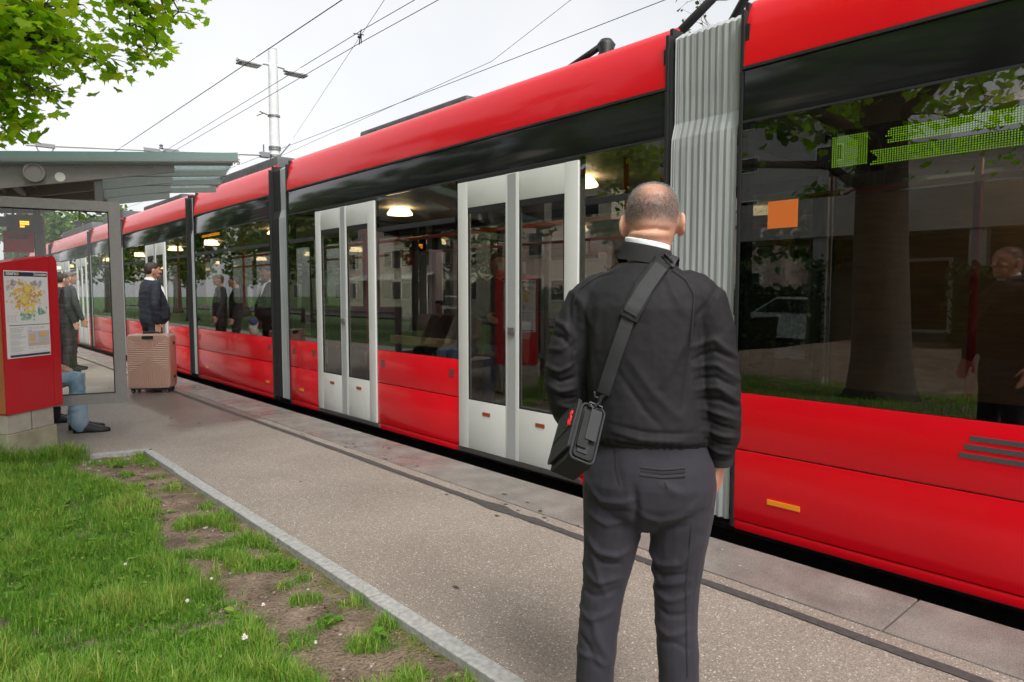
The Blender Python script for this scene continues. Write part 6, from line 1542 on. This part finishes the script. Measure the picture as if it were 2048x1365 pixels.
for u in (-.225, .225):
    for d in (-.105, .105):
        m = MB(); m.obox(su(u, d, .05), sux*.022, suy*.016, UZ*.016, .004); fk = m.build('wheel_fork', 'suitcase_trim', case)
        for e in (-.012, .012):
            m = MB(); c = su(u, d, .0275); rings = []
            for r, o in ((.006, -.008), (.024, -.008), (.0275, -.004), (.0275, .004), (.024, .008), (.006, .008)):
                rings.append([c + suy*(e+o) + sux*(r*math.cos(2*PI*j/16)) + UZ*(r*math.sin(2*PI*j/16)) for j in range(16)])
            m.loft(rings); fix_normals(m.build('wheel', 'suitcase_trim', case, auto=30))
        m = MB(); m.lathe([(.004, -.003), (.014, -.002), (.014, .002), (.004, .003)], (0, 0, 0), 12, axis='Y'); m.xform(Matrix.Translation(su(u, d-.0245, .0275)) @ Matrix.Rotation(syaw, 4, 'Z')); m.build('hub', 'steel', case)
# beige bag of the man behind the glass
m = MB(); m.xform(Matrix.Identity(4)); bgp = Vector((1.86, 14.05, .70))
m.loft([[bgp + Vector((a*math.cos(t)*.11, b*.05, .16*math.sin(t)*a)) for t in [2*PI*j/16 for j in range(16)]] for a, b in ((.8, -1), (1, -.6), (1, .6), (.8, 1))]); sb = thing('shoulder_bag', 'pale shoulder bag carried by the man in black behind the glass', 'bag', tuple(bgp)); fix_normals(m.build('pouch', 'cloth_beige', sb, smooth=True))
m = MB(); m.tube([bgp + Vector((0, 0, .15)), bgp + Vector((.12, .05, .50)), bgp + Vector((.22, .15, .78)), bgp + Vector((.30, .28, .72))], .012, 6); m.build('strap', 'cloth_black', sb, smooth=True)
m = MB(); m.ellipsoid(bgp + Vector((.02, -.055, .13)), (.09, .02, .08), 10, 8); m.build('flap', 'cloth_blue', sb, smooth=True)
# ------------------------------------------------------------------ white clover flowers in the turf
cl = [(.93, 2.62, .012, 'large white clover flower nearest the camera'), (1.10, 2.86, .008, 'small white clover flower left of the bare soil'), (.86, 3.10, .008, 'white clover flower in the thick turf'), (1.02, 3.28, .006, 'small clover flower near the long grass'), (.76, 3.75, .007, 'clover flower in the middle of the turf'), (1.13, 2.42, .006, 'small clover flower by the kerb weeds')]
for x, y, r, lab in cl:
    z = float(verge_z(np.array([x]), np.array([y]))[0]); f = thing('clover_flower', lab, 'flower', (x, y, z), 'white clover flowers')
    h = .075; MB().tube([(x, y, z-.01), (x+.004, y, z+h*.6), (x+.006, y, z+h)], .0012, 5).build('stem', 'stem_green', f)
    m = MB(); rg = random.Random(int(x*1000))
    for i in range(26):
        th = math.acos(rg.uniform(-.7, 1)); ph = rg.uniform(0, 2*PI); dv = Vector((math.sin(th)*math.cos(ph), math.sin(th)*math.sin(ph), math.cos(th))); c = Vector((x+.006, y, z+h))
        m.tube([c, c+dv*r*.6, c+dv*r*1.15], [r*.12, r*.24, r*.08], 5)
    m.build('blossom', 'clover_white', f, smooth=True)
